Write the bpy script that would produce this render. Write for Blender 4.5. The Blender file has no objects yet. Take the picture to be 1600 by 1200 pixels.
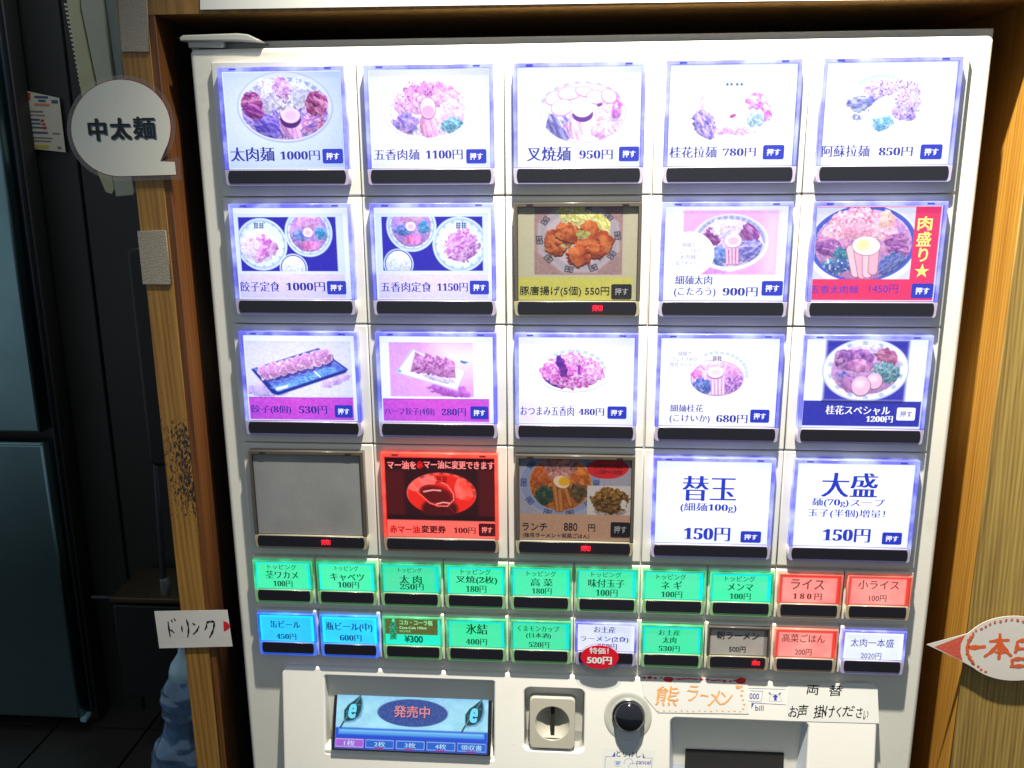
import bpy, bmesh, math, random
import numpy as np
from mathutils import Matrix, Vector

random.seed(4)
S = bpy.context.scene
C = S.collection

# ------------------------------------------------------------------ camera
# Panel frame in millimetres: X to the right, Y down the front, Z into the wall.
# Blender: x = X, y = Z, z = -Y, in metres.
RV = np.array([0.2432, 0.0730, 0.0017])
TV = np.array([-204.956, -218.967, 608.78])
FPX = 1401.6                                   # focal length in pixels of the 1600 wide photo


def rodrigues(r):
    t = np.linalg.norm(r); k = r / t
    K = np.array([[0, -k[2], k[1]], [k[2], 0, -k[0]], [-k[1], k[0], 0]])
    return np.eye(3) + math.sin(t) * K + (1 - math.cos(t)) * K @ K


RM = rodrigues(RV)
EYE = -RM.T @ TV                               # where the photographer's lens was, mm


def bl(X, Y, Z):
    return Vector((X / 1000, Z / 1000, -Y / 1000))


cam_data = bpy.data.cameras.new('camera')
cam_data.sensor_width = 36
cam_data.lens = FPX / 1600 * 36
cam_data.clip_start = 0.01
cam_data.clip_end = 50
cam = bpy.data.objects.new('camera', cam_data)
C.objects.link(cam)
f3 = lambda v: Vector((v[0], v[2], -v[1]))
rx, dn, fw = f3(RM[0]), f3(RM[1]), f3(RM[2])
m = Matrix((( rx.x, -dn.x, -fw.x), (rx.y, -dn.y, -fw.y), (rx.z, -dn.z, -fw.z))).to_4x4()
m.translation = bl(*EYE)
cam.matrix_world = m
S.camera = cam

# ------------------------------------------------------------------ light
W = bpy.data.worlds.new('World')
S.world = W
W.use_nodes = True
bg = W.node_tree.nodes['Background']
bg.inputs['Color'].default_value = (0.78, 0.90, 1.0, 1)
bg.inputs['Strength'].default_value = 0.28
S.view_settings.view_transform = 'Standard'
S.view_settings.look = 'None'
S.view_settings.exposure = 0.12
S.view_settings.gamma = 1


def spot(name, loc, aim, power, color, radius, angle, blend):
    d = bpy.data.lights.new(name, 'SPOT')
    d.energy = power; d.color = color; d.shadow_soft_size = radius
    d.spot_size = math.radians(angle); d.spot_blend = blend
    o = bpy.data.objects.new(name, d); C.objects.link(o)
    o.location = bl(*loc)
    v = bl(*aim) - bl(*loc)
    o.rotation_euler = v.to_track_quat('-Z', 'Y').to_euler()
    return o


spot('ceiling_spot_lamp', (286, -590, -235), (560, 300, 40), 124, (1.0, 0.94, 0.80), 0.013, 97, 1.0)


kl = bpy.data.lights.new('kitchen_lamp', 'POINT'); kl.energy = 4.5; kl.color = (.86, .97, 1.0); kl.shadow_soft_size = .12
klo = bpy.data.objects.new('kitchen_lamp', kl); C.objects.link(klo); klo.location = bl(-400, -760, 120)

# ------------------------------------------------------------------ measuring
def meas(px, py, z=0.0):
    """A point measured on the photo, as (X, Y) millimetres on the plane at depth z."""
    d = RM.T @ np.array([(px - 800) / FPX, (py - 600) / FPX, 1.0])
    s = (z - EYE[2]) / d[2]
    p = EYE + s * d
    return float(p[0]), float(p[1])


def slope_z(Y):
    return -(Y - 461) * 0.15 + 0.4


def measl(px, py):
    z = 0.0
    for i in range(25):
        X, Y = meas(px, py, z); z = slope_z(Y)
    return X, Y


# ------------------------------------------------------------------ colour and materials
def lin(c):
    if isinstance(c, str):
        c = tuple(int(c[i:i + 2], 16) / 255 for i in (0, 2, 4))
    return tuple((x / 12.92 if x <= 0.04045 else ((x + 0.055) / 1.055) ** 2.4) for x in c)


MATS = {}


def mat(name, base=(.5, .5, .5), rough=.5, emit=None, es=0.0, metal=0.0, spec=.5, noise=0.0, nscale=60, bump=0.0,
        bscale=300, alpha=None, coat=0.0, grime=0.0):
    if name in MATS:
        return MATS[name]
    M = bpy.data.materials.new(name); M.use_nodes = True
    nt = M.node_tree; b = nt.nodes['Principled BSDF']
    if isinstance(base, str): base = lin(base)
    b.inputs['Base Color'].default_value = (*base, 1)
    b.inputs['Roughness'].default_value = rough
    b.inputs['Metallic'].default_value = metal
    b.inputs['Specular IOR Level'].default_value = spec
    b.inputs['Coat Weight'].default_value = coat
    if emit is not None:
        if isinstance(emit, str): emit = lin(emit)
        b.inputs['Emission Color'].default_value = (*emit, 1)
        b.inputs['Emission Strength'].default_value = es
    tc = nt.nodes.new('ShaderNodeTexCoord')
    if noise:
        n = nt.nodes.new('ShaderNodeTexNoise'); n.inputs['Scale'].default_value = nscale
        n.inputs['Detail'].default_value = 6
        nt.links.new(tc.outputs['Object'], n.inputs['Vector'])
        r = nt.nodes.new('ShaderNodeMapRange')
        r.inputs['From Min'].default_value = .3; r.inputs['From Max'].default_value = .7
        r.inputs['To Min'].default_value = 1 - noise; r.inputs['To Max'].default_value = 1 + noise
        nt.links.new(n.outputs['Fac'], r.inputs['Value'])
        mx = nt.nodes.new('ShaderNodeVectorMath'); mx.operation = 'SCALE'
        mx.inputs[0].default_value = base
        nt.links.new(r.outputs['Result'], mx.inputs['Scale'])
        nt.links.new(mx.outputs['Vector'], b.inputs['Base Color'])
        if grime:                       # scattered specks and faint rubbed-in smudges
            g1 = nt.nodes.new('ShaderNodeTexNoise'); g1.inputs['Scale'].default_value = 420; g1.inputs['Detail'].default_value = 2
            g2 = nt.nodes.new('ShaderNodeTexNoise'); g2.inputs['Scale'].default_value = 24; g2.inputs['Detail'].default_value = 8
            g2.inputs['Roughness'].default_value = .7
            r1 = nt.nodes.new('ShaderNodeMapRange'); r1.inputs['From Min'].default_value = .735; r1.inputs['From Max'].default_value = .77
            r1.inputs['To Max'].default_value = .45
            r2 = nt.nodes.new('ShaderNodeMapRange'); r2.inputs['From Min'].default_value = .56; r2.inputs['From Max'].default_value = .78
            r2.inputs['To Max'].default_value = grime
            for g_, r_ in ((g1, r1), (g2, r2)):
                nt.links.new(tc.outputs['Object'], g_.inputs['Vector']); nt.links.new(g_.outputs['Fac'], r_.inputs['Value'])
            ad = nt.nodes.new('ShaderNodeMath'); ad.operation = 'MAXIMUM'
            nt.links.new(r1.outputs[0], ad.inputs[0]); nt.links.new(r2.outputs[0], ad.inputs[1])
            gm = nt.nodes.new('ShaderNodeMix'); gm.data_type = 'RGBA'
            nt.links.new(ad.outputs[0], gm.inputs['Factor']); nt.links.new(mx.outputs['Vector'], gm.inputs[6])
            gm.inputs[7].default_value = (.26, .23, .17, 1)
            nt.links.new(gm.outputs[2], b.inputs['Base Color'])
    if bump:
        n2 = nt.nodes.new('ShaderNodeTexNoise'); n2.inputs['Scale'].default_value = bscale
        n2.inputs['Detail'].default_value = 3
        nt.links.new(tc.outputs['Object'], n2.inputs['Vector'])
        bp = nt.nodes.new('ShaderNodeBump'); bp.inputs['Strength'].default_value = bump
        bp.inputs['Distance'].default_value = .0006
        nt.links.new(n2.outputs['Fac'], bp.inputs['Height'])
        nt.links.new(bp.outputs['Normal'], b.inputs['Normal'])
    if alpha is not None:
        b.inputs['Alpha'].default_value = alpha
    MATS[name] = M
    return M


def wood(name, c1, c2, seed=0.0, rough=.45, dirt=False, bands=130.0):
    """Straight-grained timber: long fibres along z, growth lines across x and y."""
    M = bpy.data.materials.new(name); M.use_nodes = True
    nt = M.node_tree; b = nt.nodes['Principled BSDF']; L = nt.links.new; N = nt.nodes.new
    tc = N('ShaderNodeTexCoord')
    mp = N('ShaderNodeMapping'); mp.inputs['Scale'].default_value = (1, 1, .035)
    mp.inputs['Location'].default_value = (seed, seed * .37, seed * 1.3)
    L(tc.outputs['Object'], mp.inputs['Vector'])
    n = N('ShaderNodeTexNoise'); n.inputs['Scale'].default_value = 95; n.inputs['Detail'].default_value = 6
    L(mp.outputs['Vector'], n.inputs['Vector'])
    wv = N('ShaderNodeTexWave'); wv.wave_type = 'BANDS'; wv.bands_direction = 'DIAGONAL'
    wv.inputs['Scale'].default_value = bands / 2; wv.inputs['Distortion'].default_value = 3.5
    wv.inputs['Detail'].default_value = 2; wv.inputs['Detail Scale'].default_value = .6
    L(mp.outputs['Vector'], wv.inputs['Vector'])
    mp2 = N('ShaderNodeMapping'); mp2.inputs['Scale'].default_value = (1, 1, .02)
    L(tc.outputs['Object'], mp2.inputs['Vector'])
    f = N('ShaderNodeTexNoise'); f.inputs['Scale'].default_value = 620; f.inputs['Detail'].default_value = 5
    L(mp2.outputs['Vector'], f.inputs['Vector'])
    a = N('ShaderNodeMath'); a.operation = 'MULTIPLY'; a.inputs[1].default_value = .16
    L(wv.outputs['Fac'], a.inputs[0])
    a2 = N('ShaderNodeMath'); a2.operation = 'MULTIPLY_ADD'; a2.inputs[1].default_value = .50
    L(n.outputs['Fac'], a2.inputs[0]); L(a.outputs[0], a2.inputs[2])
    a3 = N('ShaderNodeMath'); a3.operation = 'MULTIPLY_ADD'; a3.inputs[1].default_value = .62
    L(f.outputs['Fac'], a3.inputs[0]); L(a2.outputs[0], a3.inputs[2])
    cr = N('ShaderNodeValToRGB')
    cr.color_ramp.elements[0].position = .45; cr.color_ramp.elements[0].color = (*lin(c1), 1)
    cr.color_ramp.elements[1].position = .82; cr.color_ramp.elements[1].color = (*lin(c2), 1)
    L(a3.outputs[0], cr.inputs['Fac'])
    out = cr.outputs['Color']
    if dirt:
        nd = N('ShaderNodeTexNoise'); nd.inputs['Scale'].default_value = 560; nd.inputs['Detail'].default_value = 5
        nd.inputs['Roughness'].default_value = .7
        mpd = N('ShaderNodeMapping'); mpd.inputs['Scale'].default_value = (1, 1, .42)
        mpd.inputs['Rotation'].default_value = (0, .35, 0)
        L(tc.outputs['Object'], mpd.inputs['Vector']); L(mpd.outputs['Vector'], nd.inputs['Vector'])
        # a worn area of black scuffs about a third of the way up the post
        sx = N('ShaderNodeSeparateXYZ'); L(tc.outputs['Object'], sx.inputs['Vector'])
        g1 = N('ShaderNodeMapRange'); g1.inputs['From Min'].default_value = -.345
        g1.inputs['From Max'].default_value = -.315; L(sx.outputs['Z'], g1.inputs['Value'])
        g2 = N('ShaderNodeMapRange'); g2.inputs['From Min'].default_value = -.246
        g2.inputs['From Max'].default_value = -.262; L(sx.outputs['Z'], g2.inputs['Value'])
        gg = N('ShaderNodeMath'); gg.operation = 'MULTIPLY'
        L(g1.outputs[0], gg.inputs[0]); L(g2.outputs[0], gg.inputs[1])
        g3 = N('ShaderNodeMapRange'); g3.inputs['From Min'].default_value = -.064
        g3.inputs['From Max'].default_value = -.046; g3.inputs['To Min'].default_value = .35
        L(sx.outputs['X'], g3.inputs['Value'])
        g4 = N('ShaderNodeMath'); g4.operation = 'MULTIPLY'
        L(gg.outputs[0], g4.inputs[0]); L(g3.outputs[0], g4.inputs[1])
        th = N('ShaderNodeMath'); th.operation = 'MULTIPLY_ADD'; th.inputs[1].default_value = .17
        L(g4.outputs[0], th.inputs[0]); L(nd.outputs['Fac'], th.inputs[2])
        st = N('ShaderNodeMapRange'); st.inputs['From Min'].default_value = .635
        st.inputs['From Max'].default_value = .665; L(th.outputs[0], st.inputs['Value'])
        mm = N('ShaderNodeMix'); mm.data_type = 'RGBA'
        L(st.outputs[0], mm.inputs['Factor']); L(out, mm.inputs[6]); mm.inputs[7].default_value = (.018, .017, .02, 1)
        out = mm.outputs[2]
    L(out, b.inputs['Base Color'])
    b.inputs['Roughness'].default_value = rough
    bp = N('ShaderNodeBump'); bp.inputs['Strength'].default_value = .25; bp.inputs['Distance'].default_value = .0005
    L(a3.outputs[0], bp.inputs['Height']); L(bp.outputs['Normal'], b.inputs['Normal'])
    MATS[name] = M
    return M


def print_mat(name, base, strength, grain=0.0):
    """Printed sheet whose ink and painted backlight tones sit in the mesh; a backlit one also glows."""
    M = bpy.data.materials.new(name); M.use_nodes = True
    nt = M.node_tree; b = nt.nodes['Principled BSDF']; L = nt.links.new; N = nt.nodes.new
    at = N('ShaderNodeAttribute'); at.attribute_name = 'ink'
    tc = N('ShaderNodeTexCoord')
    n = N('ShaderNodeTexNoise'); n.inputs['Scale'].default_value = 900; n.inputs['Detail'].default_value = 4
    L(tc.outputs['Object'], n.inputs['Vector'])
    r = N('ShaderNodeMapRange'); r.inputs['From Min'].default_value = .3; r.inputs['From Max'].default_value = .7
    r.inputs['To Min'].default_value = 1 - grain; r.inputs['To Max'].default_value = 1 + grain
    L(n.outputs['Fac'], r.inputs['Value'])
    s = N('ShaderNodeVectorMath'); s.operation = 'SCALE'
    L(at.outputs['Color'], s.inputs[0]); L(r.outputs[0], s.inputs['Scale'])
    s2 = N('ShaderNodeVectorMath'); s2.operation = 'SCALE'; s2.inputs['Scale'].default_value = base
    L(s.outputs[0], s2.inputs[0]); L(s2.outputs[0], b.inputs['Base Color'])
    b.inputs['Roughness'].default_value = .6
    if strength:
        L(s.outputs[0], b.inputs['Emission Color']); b.inputs['Emission Strength'].default_value = strength
    MATS[name] = M
    return M


def clear_mat(name, tint=(1, 1, 1), refl=.06, rough=.03):
    M = bpy.data.materials.new(name); M.use_nodes = True
    nt = M.node_tree; nt.nodes.clear(); L = nt.links.new; N = nt.nodes.new
    o = N('ShaderNodeOutputMaterial'); mx = N('ShaderNodeMixShader'); t = N('ShaderNodeBsdfTransparent')
    t.inputs['Color'].default_value = (*tint, 1)
    g = N('ShaderNodeBsdfGlossy'); g.inputs['Roughness'].default_value = rough
    mx.inputs[0].default_value = refl
    L(t.outputs[0], mx.inputs[1]); L(g.outputs[0], mx.inputs[2]); L(mx.outputs[0], o.inputs['Surface'])
    MATS[name] = M
    return M


# ------------------------------------------------------------------ mesh helpers
def link(name, me, mats, parent=None, label=None):
    if not isinstance(mats, (list, tuple)): mats = [mats]
    me.name = name
    for k in mats: me.materials.append(k)
    o = bpy.data.objects.new(name, me); C.objects.link(o)
    if parent is not None: o.parent = parent
    if label: o['label'] = label
    return o


def thing(name, label, cat, group=None, kind=None):
    o = bpy.data.objects.new(name, None); C.objects.link(o)
    o.empty_display_size = .01
    o['label'] = label; o['category'] = cat
    if group: o['group'] = group
    if kind: o['kind'] = kind
    return o


def tag(o, label, cat, group=None):
    o['label'] = label; o['category'] = cat
    if group: o['group'] = group
    return o


def from_py(vs, fs, smooth=False, mi=None):
    me = bpy.data.meshes.new('m')
    me.from_pydata([bl(*v) for v in vs], [], fs)
    if smooth:
        for p in me.polygons: p.use_smooth = True
    if mi is not None:
        me.polygons.foreach_set('material_index', mi)
    me.update()
    return me


def rrect(x0, y0, x1, y1, r=0.0, n=5):
    if r <= 0: return [(x0, y0), (x1, y0), (x1, y1), (x0, y1)]
    P = []
    for cx, cy, a in ((x0 + r, y0 + r, 180), (x1 - r, y0 + r, 270), (x1 - r, y1 - r, 0), (x0 + r, y1 - r, 90)):
        for i in range(n + 1):
            t = math.radians(a + 90 * i / n); P.append((cx + r * math.cos(t), cy + r * math.sin(t)))
    return P


def ellp(cx, cy, a, b, n=40, a0=0, a1=360):
    return [(cx + a * math.cos(math.radians(a0 + (a1 - a0) * i / n)), cy + b * math.sin(math.radians(a0 + (a1 - a0) * i / n)))
            for i in range(n if a1 - a0 >= 360 else n + 1)]


def plate(loops, z0, z1, bevel=0.0, warp=None, res=2):
    """Sheet with outline loops[0] and holes loops[1:], from depth z0 (front) to z1 (back); rounded edges."""
    cu = bpy.data.curves.new('c', 'CURVE'); cu.dimensions = '2D'; cu.fill_mode = 'BOTH'
    for lp in loops:
        sp = cu.splines.new('POLY'); sp.points.add(len(lp) - 1)
        for i, (x, y) in enumerate(lp): sp.points[i].co = (x, -y, 0, 1)
        sp.use_cyclic_u = True
    h = abs(z1 - z0) / 2
    bevel = min(bevel, h * .98)
    cu.extrude = max(h - bevel, 0.0)
    cu.bevel_depth = bevel; cu.bevel_resolution = res; cu.offset = -bevel
    o = bpy.data.objects.new('c', cu); C.objects.link(o)
    me = bpy.data.meshes.new_from_object(o)
    bpy.data.objects.remove(o); bpy.data.curves.remove(cu)
    n = len(me.vertices); co = np.empty(n * 3, 'f'); me.vertices.foreach_get('co', co); co = co.reshape(-1, 3)
    X, Y, Wd = co[:, 0].copy(), -co[:, 1].copy(), co[:, 2].copy()
    Z = (z0 + z1) / 2 - Wd
    if warp is not None: Z = Z + warp(X, Y)
    out = np.stack([X, Z, -Y], 1) / 1000
    me.vertices.foreach_set('co', out.astype('f').ravel())
    # curve (x, y, w) -> (x, -w, y): a proper rotation, faces keep their sense
    me.update()
    return me


def join_me(mes):
    """Several meshes of ONE part into one mesh (material index kept per source)."""
    bm = bmesh.new()
    for k, me in enumerate(mes):
        a = len(bm.faces)
        bm.from_mesh(me)
        bm.faces.ensure_lookup_table()
        for f in bm.faces[a:]: f.material_index = k
        bpy.data.meshes.remove(me)
    out = bpy.data.meshes.new('j'); bm.to_mesh(out); bm.free()
    return out


def box(x0, x1, y0, y1, z0, z1, r=0.0):
    me = plate([rrect(x0, y0, x1, y1)], z0, z1, r) if r else None
    if me: return me
    vs = [(x, y, z) for x in (x0, x1) for y in (y0, y1) for z in (z0, z1)]
    fs = [(0, 1, 3, 2), (4, 6, 7, 5), (0, 4, 5, 1), (2, 3, 7, 6), (0, 2, 6, 4), (1, 5, 7, 3)]
    me = from_py(vs, fs)
    bm = bmesh.new(); bm.from_mesh(me); bmesh.ops.recalc_face_normals(bm, faces=bm.faces); bm.to_mesh(me); bm.free()
    return me


def lathe_front(cx, cy, prof, n=48, sx=1.0, sy=1.0, zoff=None):
    """Solid of revolution about an axis facing the viewer; prof = [(radius, z), ...]."""
    vs, fs = [], []
    for r, z in prof:
        for i in range(n):
            t = 2 * math.pi * i / n
            X = cx + r * sx * math.cos(t); Y = cy + r * sy * math.sin(t)
            vs.append((X, Y, z + (zoff(Y) if zoff else 0)))
    for k in range(len(prof) - 1):
        for i in range(n):
            j = (i + 1) % n
            fs.append((k * n + i, k * n + j, (k + 1) * n + j, (k + 1) * n + i))
    me = from_py(vs, fs, True)
    return me


def stroke(pts, w, z, zf=None):
    """Pen stroke as a flat ribbon with round ends."""
    vs, fs = [], []
    P = [Vector(p) for p in pts]
    # resample for smoothness
    Q = []
    for i in range(len(P) - 1):
        for k in range(4): Q.append(P[i].lerp(P[i + 1], k / 4))
    Q.append(P[-1])
    for _ in range(2):
        Q = [Q[0]] + [(Q[i - 1] + Q[i] * 2 + Q[i + 1]) / 4 for i in range(1, len(Q) - 1)] + [Q[-1]]
    n = len(Q)
    for i, p in enumerate(Q):
        d = (Q[min(i + 1, n - 1)] - Q[max(i - 1, 0)])
        d = d.normalized() if d.length > 0 else Vector((1, 0))
        nn = Vector((-d.y, d.x)); ww = w / 2 * (.85 + .25 * math.sin(i * 1.3 + len(pts)))
        if i in (0, n - 1): ww *= .55
        vs += [(*(p + nn * ww), z), (*(p - nn * ww), z)]
        if i: fs.append((2 * i - 2, 2 * i - 1, 2 * i + 1, 2 * i))
    if zf: vs = [(x, y, q + zf(y)) for x, y, q in vs]
    return vs, fs


def ribbons(list_, z, zf=None):
    vs, fs = [], []
    for k, (pts, w) in enumerate(list_):
        v, f = stroke(pts, w, z - .012 * k, zf)
        o = len(vs); vs += v; fs += [tuple(a + o for a in q) for q in f]
    return vs, fs


# ------------------------------------------------------------------ lettering
TCACHE = {}


def glyphs(s, thin, smear, vert=0.0, res=3):
    if thin < 0:                      # heavy upright strokes with serifed numerals
        s = ''.join(chr(0x1D7CE + ord(ch) - 48) if ch in '0123456789' else ch for ch in s)
    key = (s, thin, smear, vert)
    if key in TCACHE: return TCACHE[key]
    cu = bpy.data.curves.new('t', 'FONT'); cu.body = s; cu.size = 1; cu.resolution_u = res
    cu.offset = thin
    o = bpy.data.objects.new('t', cu); C.objects.link(o)
    me = bpy.data.meshes.new_from_object(o)
    bpy.data.objects.remove(o); bpy.data.curves.remove(cu)
    n = len(me.vertices); co = np.empty(n * 3, 'f'); me.vertices.foreach_get('co', co); co = co.reshape(-1, 3)
    fs = [tuple(p.vertices) for p in me.polygons]
    bpy.data.meshes.remove(me)
    V = np.stack([co[:, 0], -co[:, 1], np.zeros(n)], 1)
    vs, ff = [V], list(fs)
    if smear:
        sh = [(-smear, 0), (smear, 0)]
        if vert: sh = [(-smear, vert), (smear, vert), (-smear, -vert), (smear, -vert), (0, 0)]
        for k, (dx, dy) in enumerate(sh):
            q = V.copy(); q[:, 0] += dx; q[:, 1] += dy; q[:, 2] = -(k + 1)
            vs.append(q); off = n * (k + 1)
            ff += [tuple(a + off for a in f) for f in fs]
    V = np.concatenate(vs)
    lo, hi = V[:, :2].min(0), V[:, :2].max(0)
    V[:, :2] = (V[:, :2] - lo) / np.maximum(hi - lo, 1e-6)
    TCACHE[key] = (V, ff)
    return TCACHE[key]


STY = {'didone': (-.012, .032), 'didone_b': (-.010, .040), 'sans': (0.0, .006), 'bold': (0.0, .022, .014), 'black': (0.0, .036, .026),
       'thin': (0.0, 0.0)}


class Letters:
    """Collects the print of one part; every string has its own ink slot."""
    def __init__(self): self.v, self.f, self.mi, self.m = [], [], [], []

    def slot(self, mt):
        if mt not in self.m: self.m.append(mt)
        return self.m.index(mt)

    def add(self, s, x0, y0, x1, y1, z, mt, sty='didone', wob=0.0, zf=None, skew=0.0):
        V, F = glyphs(s, *STY[sty])
        X = x0 + V[:, 0] * (x1 - x0) + skew * (V[:, 1] - .5) * (y1 - y0)
        Y = y0 + V[:, 1] * (y1 - y0)
        Zz = z + V[:, 2] * .012
        if wob:
            X = X + wob * np.sin(Y * .9 + X * .31) + wob * .6 * np.sin(Y * 2.1 + 1.7)
            Y = Y + wob * np.sin(X * .55 + .8) + wob * .5 * np.sin(X * 1.9)
        if zf: Zz = Zz + np.array([zf(y) for y in Y])
        o = len(self.v)
        self.v += [(float(a), float(b), float(c)) for a, b, c in zip(X, Y, Zz)]
        self.f += [tuple(a + o for a in f) for f in F]
        k = self.slot(mt); self.mi += [k] * len(F)

    def poly(self, pts, z, mt, zf=None):
        o = len(self.v)
        self.v += [(x, y, z + (zf(y) if zf else 0)) for x, y in pts]
        self.f.append(tuple(range(o, o + len(pts)))); self.mi.append(self.slot(mt))

    def raw(self, vs, fs, mt):
        o = len(self.v); self.v += vs; self.f += [tuple(a + o for a in f) for f in fs]
        self.mi += [self.slot(mt)] * len(fs)

    def build(self, name, parent=None, label=None):
        me = from_py(self.v, self.f, mi=self.mi)
        return link(name, me, self.m, parent, label)


def ink(name, hexc, glow=0.0, base=1.0):
    if name in MATS: return MATS[name]
    c = lin(hexc)
    return mat(name, tuple(x * base for x in c), .6, c if glow else None, glow)


# ------------------------------------------------------------------ painter for the printed menu cards
rng = np.random.default_rng(7)
_lat = rng.random((64, 64))


def vn(x, y):
    xi = np.floor(x).astype(int); yi = np.floor(y).astype(int)
    fx = x - xi; fy = y - yi; fx = fx * fx * (3 - 2 * fx); fy = fy * fy * (3 - 2 * fy)
    g = lambda a, b: _lat[a % 64, b % 64]
    return (g(xi, yi) * (1 - fx) + g(xi + 1, yi) * fx) * (1 - fy) + (g(xi, yi + 1) * (1 - fx) + g(xi + 1, yi + 1) * fx) * fy


def fbm(x, y, o=3):
    s = 0; a = .5; t = 0
    for i in range(o):
        s = s + a * vn(x * 2 ** i + 17 * i, y * 2 ** i + 5 * i); t += a; a *= .55
    return s / t


class Canvas:
    """Inks over a card of w x h mm; positions of the picture given in the measuring frame tr."""
    def __init__(self, x0, y0, x1, y1, z, nx, ny, bgc, tr=None, mott=.02):
        self.rect = (x0, y0, x1, y1); self.z = z; self.nx = nx; self.ny = ny; self.tr = tr
        gx, gy = np.meshgrid(np.linspace(x0, x1, nx), np.linspace(y0, y1, ny))
        self.X, self.Y = gx, gy
        self.a = np.ones((ny, nx, 3)) * np.array([self.c(bgc)])
        self.a += (fbm(gx * .5, gy * .5)[..., None] - .5) * mott * 2

    def c(self, h):
        return np.array([int(h[i:i + 2], 16) / 255 for i in (0, 2, 4)])

    def p(self, x, y):
        if self.tr: x = self.tr[0] + x / self.tr[2]; y = self.tr[1] + y / self.tr[2]
        return meas(x, y, self.z)

    def k(self):                                     # measuring units -> mm
        return .47 / (self.tr[2] if self.tr else 1)

    def mix(self, msk, col):
        self.a = self.a * (1 - msk[..., None]) + col * msk[..., None]

    def edge(self, d, soft):
        return np.clip(.5 - d / soft, 0, 1)

    def mid(self, x, y, x2, y2):
        xm, ym = (x + x2) / 2, (y + y2) / 2
        return self.p(x, ym)[0], self.p(xm, y)[1], self.p(x2, ym)[0], self.p(xm, y2)[1]

    def rectf(self, x0, y0, x1, y1, col, soft=.35, alpha=1, mott=0.0):
        ax, ay, bx, by = self.mid(x0, y0, x1, y1)
        d = np.maximum(np.maximum(ax - self.X, self.X - bx), np.maximum(ay - self.Y, self.Y - by))
        col = self.c(col) + (fbm(self.X * .7, self.Y * .7)[..., None] - .5) * mott
        self.mix(self.edge(d, soft) * alpha, col)

    def ell(self, x, y, a, b, col, ang=0, soft=.5, alpha=1, inner=0.0):
        cx, cy = self.p(x, y); k = self.k(); a *= k; b *= k
        t = math.radians(ang); dx = self.X - cx; dy = self.Y - cy
        u = dx * math.cos(t) + dy * math.sin(t); v = -dx * math.sin(t) + dy * math.cos(t)
        r = np.sqrt((u / a) ** 2 + (v / b) ** 2)
        mk = self.edge((r - 1) * min(a, b), soft)
        if inner: mk = mk * (1 - self.edge((r - inner) * min(a, b), soft))
        self.mix(mk * alpha, self.c(col))

    def blob(self, x, y, a, b, c1, c2, ang=0, sc=1.0, stretch=1.0, rough=.25, seed=0, alpha=1, contrast=2.2, rim=None,
             clip=None, c3=None):
        """A piece of food: irregular outline, streaky flesh from c1 to c2."""
        cx, cy = self.p(x, y); k = self.k(); a *= k; b *= k
        t = math.radians(ang); dx = self.X - cx; dy = self.Y - cy
        u = dx * math.cos(t) + dy * math.sin(t); v = -dx * math.sin(t) + dy * math.cos(t)
        s = seed * 3.7 + x * .01
        r = np.sqrt((u / a) ** 2 + (v / b) ** 2) + (fbm(u * .40 + s, v * .40 + s * 1.7, 2) - .5) * 2.2 * rough
        mk = self.edge((r - 1) * min(a, b), .45)
        if clip is not None:
            ex, ey, ea, eb = clip; ex, ey = self.p(ex, ey)
            rr = np.sqrt(((self.X - ex) / (ea * k)) ** 2 + ((self.Y - ey) / (eb * k)) ** 2)
            mk = mk * self.edge((rr - 1) * eb * k, .5)
        f_ = .34
        n = fbm(u * sc * f_ / stretch + s + 9, v * sc * f_ * stretch + s * 2.3, 3)
        n = np.clip((n - .5) * contrast * 1.15 + .5, 0, 1)[..., None]
        col = self.c(c1) * (1 - n) + self.c(c2) * n
        if c3 is not None:
            q = np.clip((fbm(u * sc * .50 + 31 + s, v * sc * .50 + s, 2) - .60) * 7, 0, 1)[..., None] * .85
            col = col * (1 - q) + self.c(c3) * q
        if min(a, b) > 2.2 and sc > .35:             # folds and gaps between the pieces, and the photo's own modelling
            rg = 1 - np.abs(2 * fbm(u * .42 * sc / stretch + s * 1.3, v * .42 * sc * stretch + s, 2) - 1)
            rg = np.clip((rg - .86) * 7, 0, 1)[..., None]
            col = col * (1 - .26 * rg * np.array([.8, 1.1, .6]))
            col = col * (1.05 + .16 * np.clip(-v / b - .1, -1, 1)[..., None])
        if rim is not None:
            rm = self.edge(np.abs((r - .97) * min(a, b)) - .25, .5)[..., None] * .8
            col = col * (1 - rm) + self.c(rim) * rm
        self.mix(mk * alpha, col)

    def line(self, pts, w, col, alpha=1):
        k = self.k(); w *= k; best = np.full(self.X.shape, 1e9)
        Q = [self.p(*q) for q in pts]
        for (ax, ay), (bx, by) in zip(Q[:-1], Q[1:]):
            vx, vy = bx - ax, by - ay; L2 = vx * vx + vy * vy + 1e-9
            t = np.clip(((self.X - ax) * vx + (self.Y - ay) * vy) / L2, 0, 1)
            best = np.minimum(best, np.hypot(self.X - ax - t * vx, self.Y - ay - t * vy))
        self.mix(self.edge(best - w / 2, .4) * alpha, self.c(col))

    def polyf(self, pts, col, soft=.4, alpha=1, c2=None, sc=.8):
        Q = [self.p(*q) for q in pts]; ins = np.zeros(self.X.shape, bool); best = np.full(self.X.shape, 1e9)
        for (ax, ay), (bx, by) in zip(Q, Q[1:] + Q[:1]):
            cond = ((ay > self.Y) != (by > self.Y)) & (self.X < (bx - ax) * (self.Y - ay) / (by - ay + 1e-12) + ax)
            ins ^= cond
            vx, vy = bx - ax, by - ay; L2 = vx * vx + vy * vy + 1e-9
            t = np.clip(((self.X - ax) * vx + (self.Y - ay) * vy) / L2, 0, 1)
            best = np.minimum(best, np.hypot(self.X - ax - t * vx, self.Y - ay - t * vy))
        d = np.where(ins, -best, best)
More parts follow.
